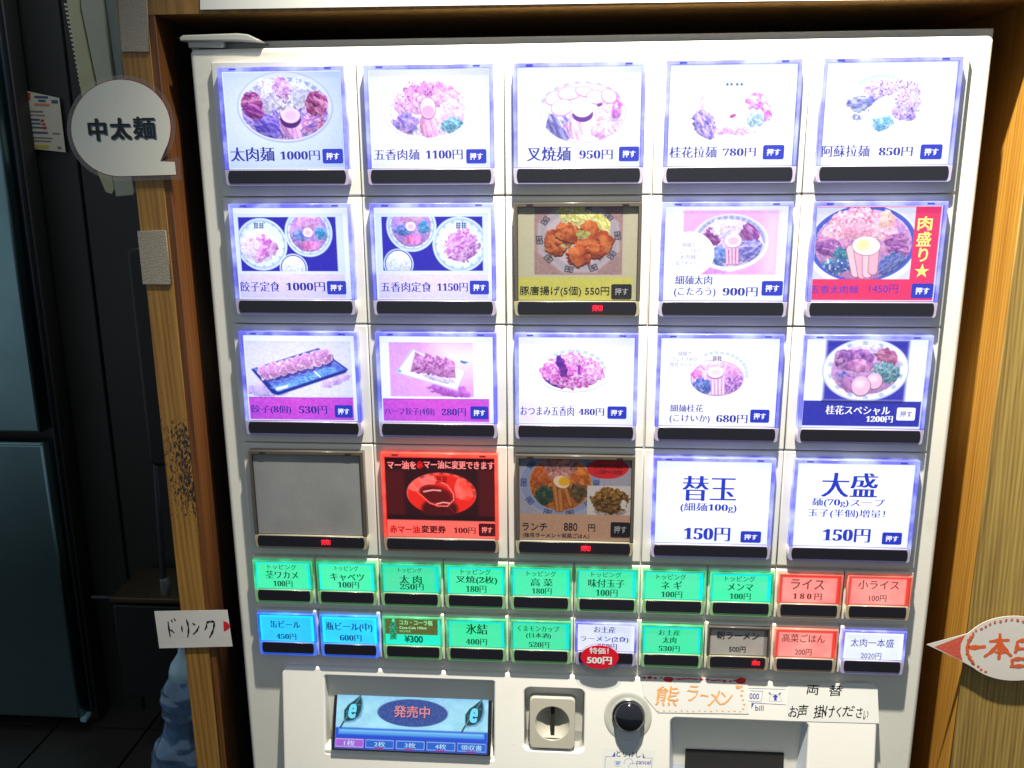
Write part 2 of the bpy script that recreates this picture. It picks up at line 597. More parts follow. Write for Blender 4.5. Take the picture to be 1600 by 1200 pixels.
        cc = self.c(col)
        if c2:
            n = np.clip((fbm(self.X * sc, self.Y * sc * 2, 3) - .5) * 2.4 + .5, 0, 1)[..., None]
            cc = cc * (1 - n) + self.c(c2) * n
        self.mix(self.edge(d, soft) * alpha, cc)

    def key(self, x, y, a, b, col, n=14, w=None, alpha=.8, a0=0, a1=360, size=.07, sq=.8):
        """The squared spiral border of a noodle bowl, as short blocks round an ellipse."""
        for i in range(n):
            t = math.radians(a0 + (a1 - a0) * (i + .5) / n)
            px, py = x + a * math.cos(t), y + b * math.sin(t)
            tx, ty = -a * math.sin(t), b * math.cos(t); L = math.hypot(tx, ty); tx /= L; ty /= L
            nx_, ny_ = math.cos(t), math.sin(t); s = size * a
            q = lambda u, v: (px + tx * u * s + nx_ * v * s, py + ty * u * s + ny_ * v * s)
            ww = w or s * .34
            self.line([q(-.12, -sq), q(-1.1, -sq), q(-1.1, sq), q(-.35, sq), q(-.35, -.1), q(-.72, -.1)], ww, col, alpha)
            self.line([q(-.12, -sq), q(.12, sq), q(1.1, sq), q(1.1, -sq), q(.35, -sq), q(.35, .1), q(.72, .1)], ww, col, alpha)

    def build(self, name, mt, parent):
        nx, ny = self.nx, self.ny
        co = np.stack([self.X.ravel() / 1000, np.full(nx * ny, self.z / 1000), -self.Y.ravel() / 1000], 1).astype('f')
        i = np.arange((ny - 1) * (nx - 1)); r = i // (nx - 1); c = i % (nx - 1); v0 = r * nx + c
        quads = np.stack([v0, v0 + nx, v0 + nx + 1, v0 + 1], 1).astype('i')
        me = bpy.data.meshes.new(name)
        me.vertices.add(nx * ny); me.vertices.foreach_set('co', co.ravel())
        me.loops.add(quads.size); me.loops.foreach_set('vertex_index', quads.ravel())
        me.polygons.add(len(quads)); me.polygons.foreach_set('loop_start', (np.arange(len(quads)) * 4).astype('i'))
        me.update(calc_edges=True)
        a = np.clip(self.a, 0, 1.6)
        l = np.where(a <= .04045, a / 12.92, ((a + .055) / 1.055) ** 2.4)
        col = np.ones((nx * ny, 4), 'f'); col[:, :3] = l.reshape(-1, 3)
        at = me.color_attributes.new('ink', 'FLOAT_COLOR', 'POINT'); at.data.foreach_set('color', col.ravel())
        return link(name, me, mt, parent)


# ------------------------------------------------------------------ shared materials
cream = mat('cream_plastic', (.80, .78, .70), .42, noise=.03, nscale=9, bump=.12, bscale=900, grime=.22)
cream2 = mat('cream_plastic_lower', (.90, .88, .82), .36, noise=.025, nscale=7, bump=.05, bscale=500, grime=.12)
housing = mat('pale_plastic', (.74, .73, .67), .38, noise=.03, nscale=20)
shellm = mat('painted_steel', (.62, .61, .56), .45, noise=.05, nscale=30)
black = mat('black_strip', (.016, .016, .024), .22)
dark = mat('dark_gap', (.02, .018, .02), .7)
led_red = mat('red_led', (.3, 0, 0), .5, (1.0, .02, .05), 1.3)
lit = print_mat('backlit_print', .07, 1.06, .03)
unlit = print_mat('paper_print', 1.0, 0, .04)
screen_m = print_mat('screen_pixels', .02, .85, .02)
clear = clear_mat('clear_acrylic', (.97, .97, 1), .035, .12)
film = clear_mat('lamination_film', (.93, .92, .88), .10, .35)
film2 = clear_mat('clear_film_edge', (.95, .97, 1), .08, .25)


def rim_mat(name, base, emitc, es, hi=None, noise=.3):
    """Acrylic rim whose own emission stands in for lamp light piped to its edges, brighter in streaks."""
    if name in MATS: return MATS[name]
    M = mat(name, base, .22, emitc, es)
    if not es: return M
    nt = M.node_tree; b = nt.nodes['Principled BSDF']; N = nt.nodes.new
    tc = N('ShaderNodeTexCoord'); n = N('ShaderNodeTexNoise'); n.inputs['Scale'].default_value = 55; n.inputs['Detail'].default_value = 4
    nt.links.new(tc.outputs['Object'], n.inputs['Vector'])
    cr = N('ShaderNodeValToRGB'); e = lin(emitc); h = lin(hi) if hi else e
    cr.color_ramp.elements[0].position = .40; cr.color_ramp.elements[0].color = (*[x * (1 - noise) for x in e], 1)
    cr.color_ramp.elements[1].position = .66; cr.color_ramp.elements[1].color = (*h, 1)
    nt.links.new(n.outputs['Fac'], cr.inputs['Fac']); nt.links.new(cr.outputs['Color'], b.inputs['Emission Color'])
    return M


RIM = {
    'blue': rim_mat('rim_blue', (.16, .16, .4), '4850f6', .88, 'b8c6ff'),
    'red': rim_mat('rim_red', (.4, .08, .06), 'f02a22', .9, 'ff5040'),
    'green': rim_mat('rim_green', (.10, .26, .14), '18b058', .6, '40ffb0'),
    'cyan': rim_mat('rim_cyan_blue', (.08, .2, .6), '1450f0', .9, '30b0ff'),
    'salmon': rim_mat('rim_salmon', (.4, .2, .15), 'e04030', .55, 'ff6850'),
    'off': rim_mat('rim_dark', (.10, .085, .07), '000000', 0.0),
}
FOOT = {
    'blue': rim_mat('foot_lilac', (.42, .38, .50), '6a60c0', .12),
    'red': rim_mat('foot_brown', (.35, .27, .2), '903020', .10),
    'green': rim_mat('foot_green', (.28, .42, .24), '2a9a4a', .22),
    'cyan': rim_mat('foot_blue', (.15, .25, .6), '1a50e0', .7),
    'salmon': rim_mat('foot_tan', (.42, .36, .26), '905038', .08),
    'off': rim_mat('foot_olive', (.36, .33, .22), '000000', 0.0),
}
I_BLUE = ink('ink_blue', '2a2c9c', .9, .3)
I_BLUE2 = ink('ink_bright_blue', '2038b8', .95, .3)
I_PALE = ink('ink_pale_blue', '8c90d0', .95, .3)
I_WHITE = ink('ink_white_backlit', 'f6f8ff', .95, .3)
I_BLACK = ink('ink_black', '17171b', 0, 1)
I_DKRED = ink('ink_dark_red', '50000a', .9, .3)
I_RED = ink('ink_red_backlit', 'f01010', .95, .3)
I_PINK = ink('ink_pink_backlit', 'ff8880', .95, .3)
I_GREEN = ink('ink_green', '06603a', .8, .3)
I_NAVYG = ink('ink_navy', '10407a', .8, .3)
I_YEL = ink('ink_yellow_backlit', 'fff080', .95, .3)
I_BROWN = ink('ink_brown_red', '7a2018', .7, .3)
I_GREY = ink('ink_grey_paper', 'd8d8d4', 0, .6)
I_OLIVE = ink('ink_pale_on_olive', '9cf0a0', .85, .3)

# ================================================================== ticket machine
machine = thing('ticket_vending_machine',
                'white food ticket machine full of glowing picture buttons, set in a wooden niche', 'ticket machine')
H = 90.22
ROWY = [0, H, 2 * H, 3 * H, 362.9, 408.1, 448.1]

# door frame: a rounded plate with the button field let into it
link('door_frame', plate([rrect(-16, -8.8, 515.5, 700, 4, 6)], 5, 13, 3.2, res=4), cream, machine)
link('cabinet_shell', box(-19, 519, -14.6, 760, 16, 330, 1.2), shellm, machine)
link('door_gap_strip', box(-12, 511, -9.5, 700, 12.8, 16.2), dark, machine)  # near-black strip stands in for the dark gap behind the door
# hinge cover lying on the top left corner
hc = plate([[(-20, -13.4), (-20.5, -15.6), (-18, -17.2), (20, -17.8), (27, -17.0), (33, -14.2), (37, -12.0), (20, -13.0)]], 1, 24, .9, res=3)
link('hinge_cover', hc, mat('grey_hinge_plastic', (.50, .50, .45), .25, coat=.3), machine)
link('hinge_pin', box(-16, 8, -13.6, -9.4, 4, 14, .9), mat('grey_hinge_plastic'), machine)


BIG = []      # per big button: (col, row, light, label)


def button_base(x0, y0, w, h, light, label, small=False, lamp=None, gap=.35):
    b = link('selection_button', plate([rrect(x0 + gap, y0 + .35, x0 + w - gap, y0 + h - .55, 1.0, 3)], 0, 12.4, .9, res=3),
             housing, machine, label)
    if small:
        cx0, cy0, cx1, cy1 = x0 + 1.7, y0 + 2.2, x0 + 48.3, y0 + 38.2
        ix0, iy0, ix1, iy1 = x0 + 3.4, y0 + 3.6, x0 + 46.6, y0 + 26.3
        sx0, sy0, sx1, sy1 = x0 + 4.2, y0 + 26.9, x0 + 45.8, y0 + 35.8
        zf = -3.2; r = 2.4
    else:
        cx0, cy0, cx1, cy1 = x0 + 6.5, y0 + 4.6, x0 + 93.5, y0 + 82.7
        ix0, iy0, ix1, iy1 = x0 + 9.2, y0 + 7.4, x0 + 90.8, y0 + 71.3
        sx0, sy0, sx1, sy1 = x0 + 8.6, y0 + 72.2, x0 + 91.4, y0 + 80.9
        zf = -6.0; r = 3
    yb = iy1 + .5
    # rim: three sides glow, the foot round the black strip is duller
    up = [(cx0, cy0), (cx1, cy0), (cx1, yb), (ix1, yb), (ix1, iy0), (ix0, iy0), (ix0, yb), (cx0, yb)]
    rim = plate([up], zf, .3, .45, res=2)
    foot = plate([[(cx0, yb), (cx1, yb), (cx1, cy1 - 1.5), (cx1 - 1.5, cy1), (cx0 + 1.5, cy1), (cx0, cy1 - 1.5)]], zf, .3, .5, res=2)
    link('clear_cover', join_me([rim, foot]), [RIM[light], FOOT[light]], b)
    # black strip with bowed ends
    yc = (sy0 + sy1) / 2; hh = (sy1 - sy0) / 2
    e = 1.6 if not small else 1.1
    strip = [(sx0 + e, sy0)] + [(sx1 - e + e * math.cos(t), yc + hh * math.sin(t)) for t in np.linspace(-1.45, 1.45, 9)] + \
            [(sx0 + e - e * math.cos(t), yc + hh * math.sin(t)) for t in np.linspace(1.45, -1.45, 9)]
    link('black_strip', plate([strip], zf - .45, zf + .4, .3), black, b)
    # pane in front of the card
    link('window_pane', plate([rrect(ix0 - .2, iy0 - .2, ix1 + .2, iy1 + .2)], zf + .5, zf + .9), clear, b)
    if not small:
        tb = mat('tab_blue' if light == 'blue' else 'tab_dark', (.02, .02, .12) if light == 'blue' else (.03, .02, .02), .4,
                 (.06, .06, .75) if light == 'blue' else None, .6)
        for tx in (cx0 + 8.5, cx1 - 13.5):
            link('hinge_tab', box(tx, tx + 4.6, cy0 + .9, cy0 + 1.8, zf - .25, zf + .3), tb, b)
    if lamp is not None:
        lx = sx0 + (sx1 - sx0) * lamp
        L = Letters()
        L.add('売切', lx - (3.6 if not small else 3.1), yc - (2.2 if not small else 1.9), lx + (3.6 if not small else 3.1),
              yc + (2.2 if not small else 1.9), zf - .6, led_red, 'bold')
        L.build('sold_out_lamp', b)
        pl = bpy.data.lights.new('sold_out_light', 'POINT'); pl.energy = .0009; pl.color = (1, .03, .05); pl.shadow_soft_size = .001
        po = bpy.data.objects.new('sold_out_light', pl); C.objects.link(po); po.location = bl(lx, yc, zf - 3.2)
    return b, (ix0, iy0, ix1, iy1), zf


ZC = -4.2          # depth of the printed cards
ZT = ZC - .12      # depth of their lettering


def put_text(L, s, box_, mt, sty='didone', z=None):
    if z is None: z = ZT
    x0, y0 = meas(box_[0], box_[1], z); x1, y1 = meas(box_[2], box_[3], z)
    # the photo sees the panel turned a little, so measure mid-edges
    ym = (box_[1] + box_[3]) / 2; xm = (box_[0] + box_[2]) / 2
    x0 = meas(box_[0], ym, z)[0]; x1 = meas(box_[2], ym, z)[0]
    y0 = meas(xm, box_[1], z)[1]; y1 = meas(xm, box_[3], z)[1]
    L.add(s, x0, y0, x1, y1, z, mt, sty)


def badge(parent, bx, fill, text_m, sty='bold'):
    x0 = meas(bx[0], (bx[1] + bx[3]) / 2, ZT)[0]; x1 = meas(bx[2], (bx[1] + bx[3]) / 2, ZT)[0]
    y0 = meas((bx[0] + bx[2]) / 2, bx[1], ZT)[1]; y1 = meas((bx[0] + bx[2]) / 2, bx[3], ZT)[1]
    o = link('press_badge', plate([rrect(x0, y0, x1, y1, 1.2, 4)], ZT - .1, ZT), fill, parent)
    L = Letters(); w = x1 - x0; h = y1 - y0
    L.add('押す', x0 + w * .18, y0 + h * .26, x1 - w * .18, y1 - h * .26, ZT - .2, text_m, sty)
    L2 = L.build('badge_lettering', None); L2.parent = parent
    return o


B_FILL = ink('badge_blue', '2434b4', .95, .3)
B_BLACK = ink('badge_black', '14161c', 0, 1)
B_WHITE = ink('badge_white', 'f4f6ff', .95, .3)
B_DKRED = ink('badge_dark_red', '48060a', .9, .3)

Z2 = (330, 80, 3.404); Z3 = (790, 80, 3.404); Z4 = (1230, 0, 4.0)
Z6 = (350, 300, 3.636); Z7 = (790, 300, 3.556); Z8 = (1230, 300, 4.0)
A2 = (360, 500, 3.636); A3 = (790, 500, 3.556); A4 = (1220, 500, 3.158)
A5 = (380, 690, 3.81); A6 = (790, 690, 3.556)


# ---- the pictures ------------------------------------------------------------------
def pic_thick_pork(c):
    c.ell(392, 300, 240, 168, 'b8c4ee', soft=.6); c.ell(392, 297, 234, 162, 'e8eeff')
    c.key(392, 300, 215, 150, '5070a8', n=10, a0=205, a1=335, size=.05, alpha=.6)
    k = (392, 300, 226, 152)
    c.blob(392, 330, 222, 128, '9088d8', 'e8c8ee', sc=1.2, rough=.05, clip=k, seed=1, c3='6a5ab8')
    c.blob(300, 395, 75, 60, '5848b0', 'a090e0', sc=1.4, stretch=1.6, ang=30, clip=k, seed=2)
    c.blob(540, 385, 70, 55, '8068c0', 'f0c0d8', sc=1.5, stretch=1.7, ang=-25, clip=k, seed=3, c3='e07090')
    c.blob(425, 400, 75, 55, 'f0c8e4', 'c890d0', sc=1.0, stretch=2.6, ang=70, clip=k, seed=4)
    c.blob(300, 240, 62, 82, 'e8ecf8', 'b8b0d8', sc=1.3, seed=5, c3='f8fcff')
    c.blob(420, 250, 72, 80, 'f4f6ff', 'a8a4c8', sc=1.5, seed=6, c3='ffffff', rough=.4)
    c.blob(470, 220, 55, 60, 'e6eef4', 'c8c8e6', sc=1.2, seed=7, rough=.4)
    c.blob(375, 205, 42, 58, 'c890d0', 'f2dcf4', sc=1.8, seed=8, rough=.45, c3='90409c')
    c.blob(213, 275, 56, 50, '7c2c78', 'd090b8', sc=1.0, stretch=2.4, ang=8, seed=9, rough=.15, c3='4c1858')
    c.blob(225, 320, 50, 36, '7a3088', 'c078b0', sc=1.2, stretch=2.2, ang=20, seed=10, rough=.2)
    c.blob(560, 280, 58, 58, '98407c', 'e0a0c0', sc=1.1, stretch=1.7, ang=35, seed=11, rough=.15, c3='5c1c60')
    c.ell(422, 362, 52, 42, '5c2c80'); c.ell(422, 342, 48, 36, 'f2dcf2'); c.ell(422, 342, 30, 22, 'e6c8f0', soft=1.5)


def pic_soy_pork(c):
    c.ell(1150, 340, 212, 122, 'dcdcf6'); c.ell(1150, 337, 207, 118, 'ffffff')
    c.key(1150, 325, 195, 118, '6484b8', n=8, a0=200, a1=335, size=.05, alpha=.6)
    k = (1150, 330, 196, 116)
    c.blob(1150, 330, 196, 112, 'f8eaff', 'ffffff', rough=.03, clip=k, seed=1)
    c.blob(1150, 225, 120, 56, 'f0c0e8', 'd890d0', sc=1.6, seed=2, rough=.35, c3='b060b0')
    c.blob(1060, 280, 95, 55, 'e8a8e0', 'fae0fa', sc=1.6, seed=3, rough=.3, c3='a860b8')
    c.blob(1250, 255, 70, 46, 'f8d8f6', 'e0a0d8', sc=1.6, seed=4, rough=.35)
    c.blob(1280, 320, 66, 60, 'fff4ff', 'f4c8f0', sc=1.3, seed=5, rough=.3)
    c.blob(1035, 385, 62, 50, '8880c8', 'd8b8ec', sc=1.3, seed=6, rough=.3, c3='7060b0', clip=k)
    c.blob(1285, 395, 56, 36, '68a0b8', 'a8e0e0', sc=2.0, seed=7, rough=.3, c3='5080a8', clip=k)
    c.blob(1160, 400, 70, 44, 'fad0ec', 'e098d4', sc=1.0, stretch=2.6, ang=75, seed=8, clip=k, rough=.2)
    c.line([(1070, 165), (1072, 290)], 6, 'e090d0', .8)
    c.ell(1153, 305, 40, 52, 'b070a8'); c.ell(1153, 302, 37, 48, 'fff0ff'); c.ell(1153, 320, 30, 28, 'f4b8dc', soft=1)


def pic_chashu(c):
    c.key(410, 320, 225, 150, '86a4cc', n=9, a0=195, a1=330, size=.05, alpha=.7)
    k = (412, 330, 203, 138)
    c.ell(412, 330, 205, 140, 'e8b8f4'); c.ell(412, 330, 201, 136, 'ffffff')
    c.blob(285, 405, 75, 60, '7070b8', 'd0d0f4', sc=1.0, stretch=2.2, ang=60, seed=2, clip=k, rough=.2)
    c.blob(550, 340, 66, 70, 'ffffff', 'ecc0f0', sc=1.8, seed=3, clip=k, rough=.25, c3='b8d8e8')
    c.blob(520, 420, 75, 40, 'ffffff', 'f0b8ee', sc=1.5, seed=4, clip=k, rough=.3)
    c.blob(380, 400, 60, 60, 'fff4ff', 'f0b8f0', sc=.9, stretch=2.8, ang=78, seed=5, clip=k)
    c.blob(590, 300, 26, 60, 'd070d0', 'ffe4ff', sc=1.8, seed=6, clip=k, rough=.35)
    for x, y, a, b, g in ((265, 250, 52, 34, -15), (340, 225, 58, 32, -5), (300, 300, 55, 40, -10), (420, 215, 46, 26, 10),
                          (480, 245, 48, 34, 10), (550, 240, 40, 34, 30)):
        c.ell(x, y, a, b, 'e098e4', g); c.ell(x, y - 2, a - 5, b - 5, 'fffaff', g)
    c.ell(500, 285, 14, 8, '8c50a8', -20)
    c.ell(410, 336, 50, 36, '7a48a0'); c.ell(408, 300, 52, 44, 'ffffff')


def pic_keika(c):
    c.key(1195, 330, 215, 170, 'c4e0f0', n=9, a0=230, a1=310, size=.05, alpha=.8)
    for x in (1180, 1202, 1232, 1256):
        c.polyf([(x - 8, 176), (x, 168), (x + 8, 176), (x, 186)], '3a4a9c')
    k = (1195, 335, 200, 132)
    c.blob(1340, 265, 50, 42, 'fff0ff', 'e078e0', sc=1.7, seed=1, rough=.4, clip=k)
    c.blob(1380, 320, 30, 50, 'ffe8ff', 'e468dc', sc=1.6, seed=2, rough=.4, clip=k)
    c.blob(1045, 275, 14, 26, 'f0a8f0', 'fff0ff', seed=3, rough=.4)
    c.blob(1060, 395, 72, 52, '7a70c8', 'e8d0fa', sc=1.4, stretch=1.6, ang=60, seed=4, rough=.3, clip=k, c3='6050b0')
    c.blob(1325, 355, 44, 42, '88b8dc', 'ecfaff', sc=1.9, seed=5, rough=.4, clip=k)
    c.blob(1210, 425, 110, 20, 'ffffff', 'e8a0ec', sc=2, seed=6, rough=.3, clip=k)
    c.ell(1185, 310, 50, 38, 'f4d0ee', alpha=.5); c.ell(1185, 308, 47, 35, 'ffffff')
    c.blob(1206, 345, 16, 8, 'a84890', 'c860a8', -20, seed=7)


def pic_aso(c):
    c.ell(600, 640, 232, 190, 'e6f0ff', alpha=.7); c.ell(600, 637, 228, 186, 'ffffff')
    c.key(600, 640, 212, 166, '9cd0e0', n=12, a0=225, a1=325, size=.05, alpha=.7)
    k = (600, 640, 208, 172)
    c.blob(660, 560, 150, 62, 'd8c0f6', 'f6eaff', sc=1.9, seed=1, rough=.2, clip=k, c3='6a58b8')
    c.blob(720, 640, 95, 70, 'ecc4ee', 'd8e0fa', sc=1.9, seed=2, rough=.25, clip=k, c3='8060bc')
    c.blob(745, 725, 62, 26, 'a890dc', 'e0d0f6', sc=1.9, seed=3, rough=.3, clip=k, c3='6050b0')
    c.blob(460, 650, 74, 46, '6468b4', 'c8d4f6', sc=1.4, stretch=1.5, seed=4, rough=.35)
    c.blob(430, 735, 30, 16, '7078c0', 'f0f4ff', sc=1.8, seed=5, rough=.4)
    c.blob(590, 765, 55, 42, '60a8d8', 'c8ecf8', sc=1.9, seed=6, rough=.35, c3='4088c0')
    c.ell(592, 670, 78, 48, 'ffffff', -38)


def setmeal(c, plates):
    for p in plates:
        x, y, r, kind = p
        if kind == 'rice':
            c.ell(x, y, r, r, 'dcecff'); c.ell(x, y, r - 7, r - 7, '3a48b0'); c.ell(x, y, r - 12, r - 12, 'eef6ff')
            c.blob(x, y, r - 16, r - 16, 'f4f8ff', 'd8e4fa', sc=1.8, rough=.05, seed=3)
        else:
            c.ell(x, y, r, r, 'd0e4fc'); c.ell(x, y, r - 5, r - 5, 'e6f2ff')
            c.ell(x, y, r - 10, r - 10, 'b8d0f0', inner=.93); c.key(x, y, r - 16, r - 16, '6c88c0', n=15, size=.05, alpha=.45)
            if kind == 'gyoza':
                c.blob(x - 20, y + 10, r * .7, r * .62, 'eedcf6', 'f8f0ff', sc=1.0, seed=4, rough=.15)
                c.blob(x + 35, y + 5, 42, 62, 'c070c8', 'eec8f0', sc=1.2, stretch=1.5, ang=-40, seed=5, rough=.35)
                c.blob(x + 5, y + 55, 46, 34, 'c878cc', 'f0d0f2', sc=1.2, stretch=1.5, ang=-35, seed=6, rough=.35)
                c.blob(x - 55, y - 20, 20, 12, 'e8a8dc', 'f8dcf6', seed=7, rough=.4)
            elif kind == 'pork':
                c.blob(x - 50, y - 20, 70, 60, 'e8f0fc', 'f8fcff', sc=1.2, seed=4, rough=.2)
                c.blob(x + 10, y + 10, 92, 92, 'c07cc8', 'f0cdf2', sc=1.9, stretch=1.4, ang=-35, seed=5, rough=.25, c3='a858b0')
            elif kind == 'ramen':
                k = (x, y, r - 26, r - 26)
                c.blob(x, y, r - 26, r - 26, 'd8b0e4', 'b090d8', sc=1.1, seed=6, rough=.04, clip=k)
                c.blob(x, y - 60, 70, 40, 'f0c4e8', 'd8a0dc', sc=1.2, seed=7, rough=.3, clip=k)
                c.blob(x - 50, y + 20, 46, 30, '5878c0', '98a8dc', sc=1.6, seed=8, rough=.35, clip=k)
                c.blob(x + 72, y + 5, 34, 34, '4090c0', '90b8e0', sc=1.6, seed=9, rough=.3, clip=k)
                c.blob(x + 8, y + 75, 26, 50, 'f4a8dc', 'd078c0', sc=.8, stretch=2.6, ang=88, seed=10, rough=.15, clip=k)
                c.ell(x - 4, y, 27, 25, 'fff0ff'); c.ell(x - 4, y + 2, 16, 14, 'f4c8ec', soft=.8)


def han_mark(c, x, y, s, col='283070'):
    for dx in (-s, s):
        c.line([(x + dx - s * .7, y - s), (x + dx - s * .7, y + s)], s * .28, col, .85)
        for dy in (-.7, 0, .7):
            c.line([(x + dx - s * .8, y + dy * s), (x + dx + s * .6, y + dy * s)], s * .25, col, .75)
        c.line([(x + dx + s * .15, y - s), (x + dx + s * .15, y + s)], s * .25, col, .75)


def pic_gyoza_set(c):
    c.rectf(66, 122, 682, 462, 'e6f0ff'); c.rectf(90, 142, 640, 450, '3c34b4', mott=.05)
    save = c.a.copy()
    setmeal(c, [(480, 230, 132, 'ramen'), (215, 298, 142, 'gyoza'), (396, 432, 78, 'rice')])
    han_mark(c, 200, 192, 15)
    keep(c, save, (90, 142, 640, 450))
    c.rectf(80, 464, 690, 605, 'f0e0fa', mott=.08)


def keep(c, save, r):
    ax, ay, bx, by = c.mid(*r)
    d = np.maximum(np.maximum(ax - c.X, c.X - bx), np.maximum(ay - c.Y, c.Y - by))
    mk = c.edge(d, .35)[..., None]
    c.a = save * (1 - mk) + c.a * mk


def pic_pork_set(c):
    c.rectf(865, 122, 1502, 462, 'e6f0ff'); c.rectf(900, 140, 1470, 447, '3c34b4', mott=.05)
    save = c.a.copy()
    setmeal(c, [(1064, 195, 136, 'ramen'), (1340, 298, 148, 'pork'), (992, 408, 82, 'rice')])
    han_mark(c, 1350, 190, 16)
    keep(c, save, (900, 140, 1470, 447))
    c.rectf(880, 464, 1502, 605, 'f2e4fb', mott=.08)


def pic_karaage(c):
    c.rectf(160, 70, 650, 460, '8c7070', mott=.1)
    save = c.a.copy()
    P = [(405 + 242 * math.cos(math.radians(a)), 255 + 205 * math.sin(math.radians(a))) for a in range(22, 382, 45)]
    c.polyf(P, 'a8a0a4', soft=3.0)
    P = [(405 + 232 * math.cos(math.radians(a)), 252 + 196 * math.sin(math.radians(a))) for a in range(22, 382, 45)]
    c.polyf(P, '948c94', soft=1.5)
    P = [(405 + 192 * math.cos(math.radians(a)), 252 + 158 * math.sin(math.radians(a))) for a in range(22, 382, 45)]
    c.polyf(P, 'a89ca2', soft=1.5)
    c.key(405, 255, 218, 180, '35323e', n=10, a0=14, a1=374, size=.085, alpha=.9)
    c.blob(400, 140, 120, 60, 'a0a048', 'c8c888', sc=1.7, stretch=1.8, ang=20, seed=1, rough=.35, c3='e0e0b0')
    c.blob(520, 190, 60, 50, '9c9c48', 'c4c480', sc=1.8, stretch=1.7, ang=50, seed=2, rough=.4)
    for x, y, a, b, g, s in ((470, 200, 42, 38, 20, 3), (285, 280, 66, 66, 30, 4), (345, 225, 66, 52, 15, 5), (530, 280, 60, 56, -30, 6),
                             (455, 300, 66, 44, -20, 7), (500, 330, 50, 34, 10, 9), (405, 355, 60, 54, 10, 8)):
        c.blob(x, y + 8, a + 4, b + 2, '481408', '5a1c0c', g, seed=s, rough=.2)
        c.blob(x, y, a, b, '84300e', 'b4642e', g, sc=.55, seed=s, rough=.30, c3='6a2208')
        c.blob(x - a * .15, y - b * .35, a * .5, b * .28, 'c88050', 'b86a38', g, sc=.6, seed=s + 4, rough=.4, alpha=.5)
    c.blob(420, 235, 22, 26, '707830', 'a8a860', sc=2, seed=11, rough=.5)
    c.blob(455, 235, 18, 14, 'a0a060', '808038', seed=12, rough=.5)
    c.blob(330, 300, 30, 8, 'a8a078', '706018', seed=13, rough=.5)
    keep(c, save, (160, 70, 650, 460))
    c.rectf(70, 474, 705, 600, 'b0ae50', mott=.06)


def pic_kotaro(c):
    c.rectf(985, 102, 1510, 460, 'f0b0f2', mott=.12); c.rectf(1440, 102, 1520, 460, 'fbe8ff', soft=14, alpha=.8)
    c.rectf(985, 102, 1515, 150, 'ecc0f6', alpha=.4, soft=5)
    c.ell(1235, 415, 62, 26, 'f8f4ff'); c.blob(1150, 430, 80, 22, 'b870c8', 'd890d8', seed=1, alpha=.5)
    c.ell(1245, 280, 196, 144, 'f0f0ff'); c.ell(1245, 272, 186, 134, 'd8dcfa')
    c.key(1250, 270, 180, 128, '6a6cb0', n=16, a0=190, a1=365, size=.055, alpha=.7)
    k = (1245, 285, 168, 122)
    c.blob(1245, 285, 168, 122, 'dcc0ec', 'f2e0fa', sc=1.2, seed=2, rough=.04, clip=k)
    c.blob(1145, 250, 44, 50, '6c3474', 'b070b4', sc=1.2, stretch=1.8, ang=30, seed=3, rough=.3, clip=k)
    c.blob(1355, 225, 54, 54, '7c3c84', 'c488c4', sc=1.2, stretch=1.9, ang=50, seed=4, rough=.25, clip=k)
    c.blob(1230, 205, 78, 50, 'faf4ff', 'd8c8ec', sc=1.4, seed=5, rough=.35)
    c.blob(1190, 355, 52, 50, '486cae', '98a8e0', sc=1.9, seed=6, rough=.25, clip=k, c3='405098')
    c.blob(1345, 330, 78, 56, '6060ac', 'c0b8e8', sc=1.4, stretch=1.7, ang=-20, seed=7, rough=.3, clip=k)
    for i in range(4):
        c.line([(1228 + i * 20, 315), (1232 + i * 18, 398)], 16, 'a06090'); c.line([(1228 + i * 20, 315), (1232 + i * 18, 396)], 12, 'f0c0dc')
    c.ell(1264, 272, 46, 36, 'b080b8'); c.ell(1264, 270, 43, 34, 'fff2ff'); c.ell(1266, 272, 27, 20, 'f6c0d8', soft=.7)
    c.ell(1020, 345, 128, 116, 'ffffff')


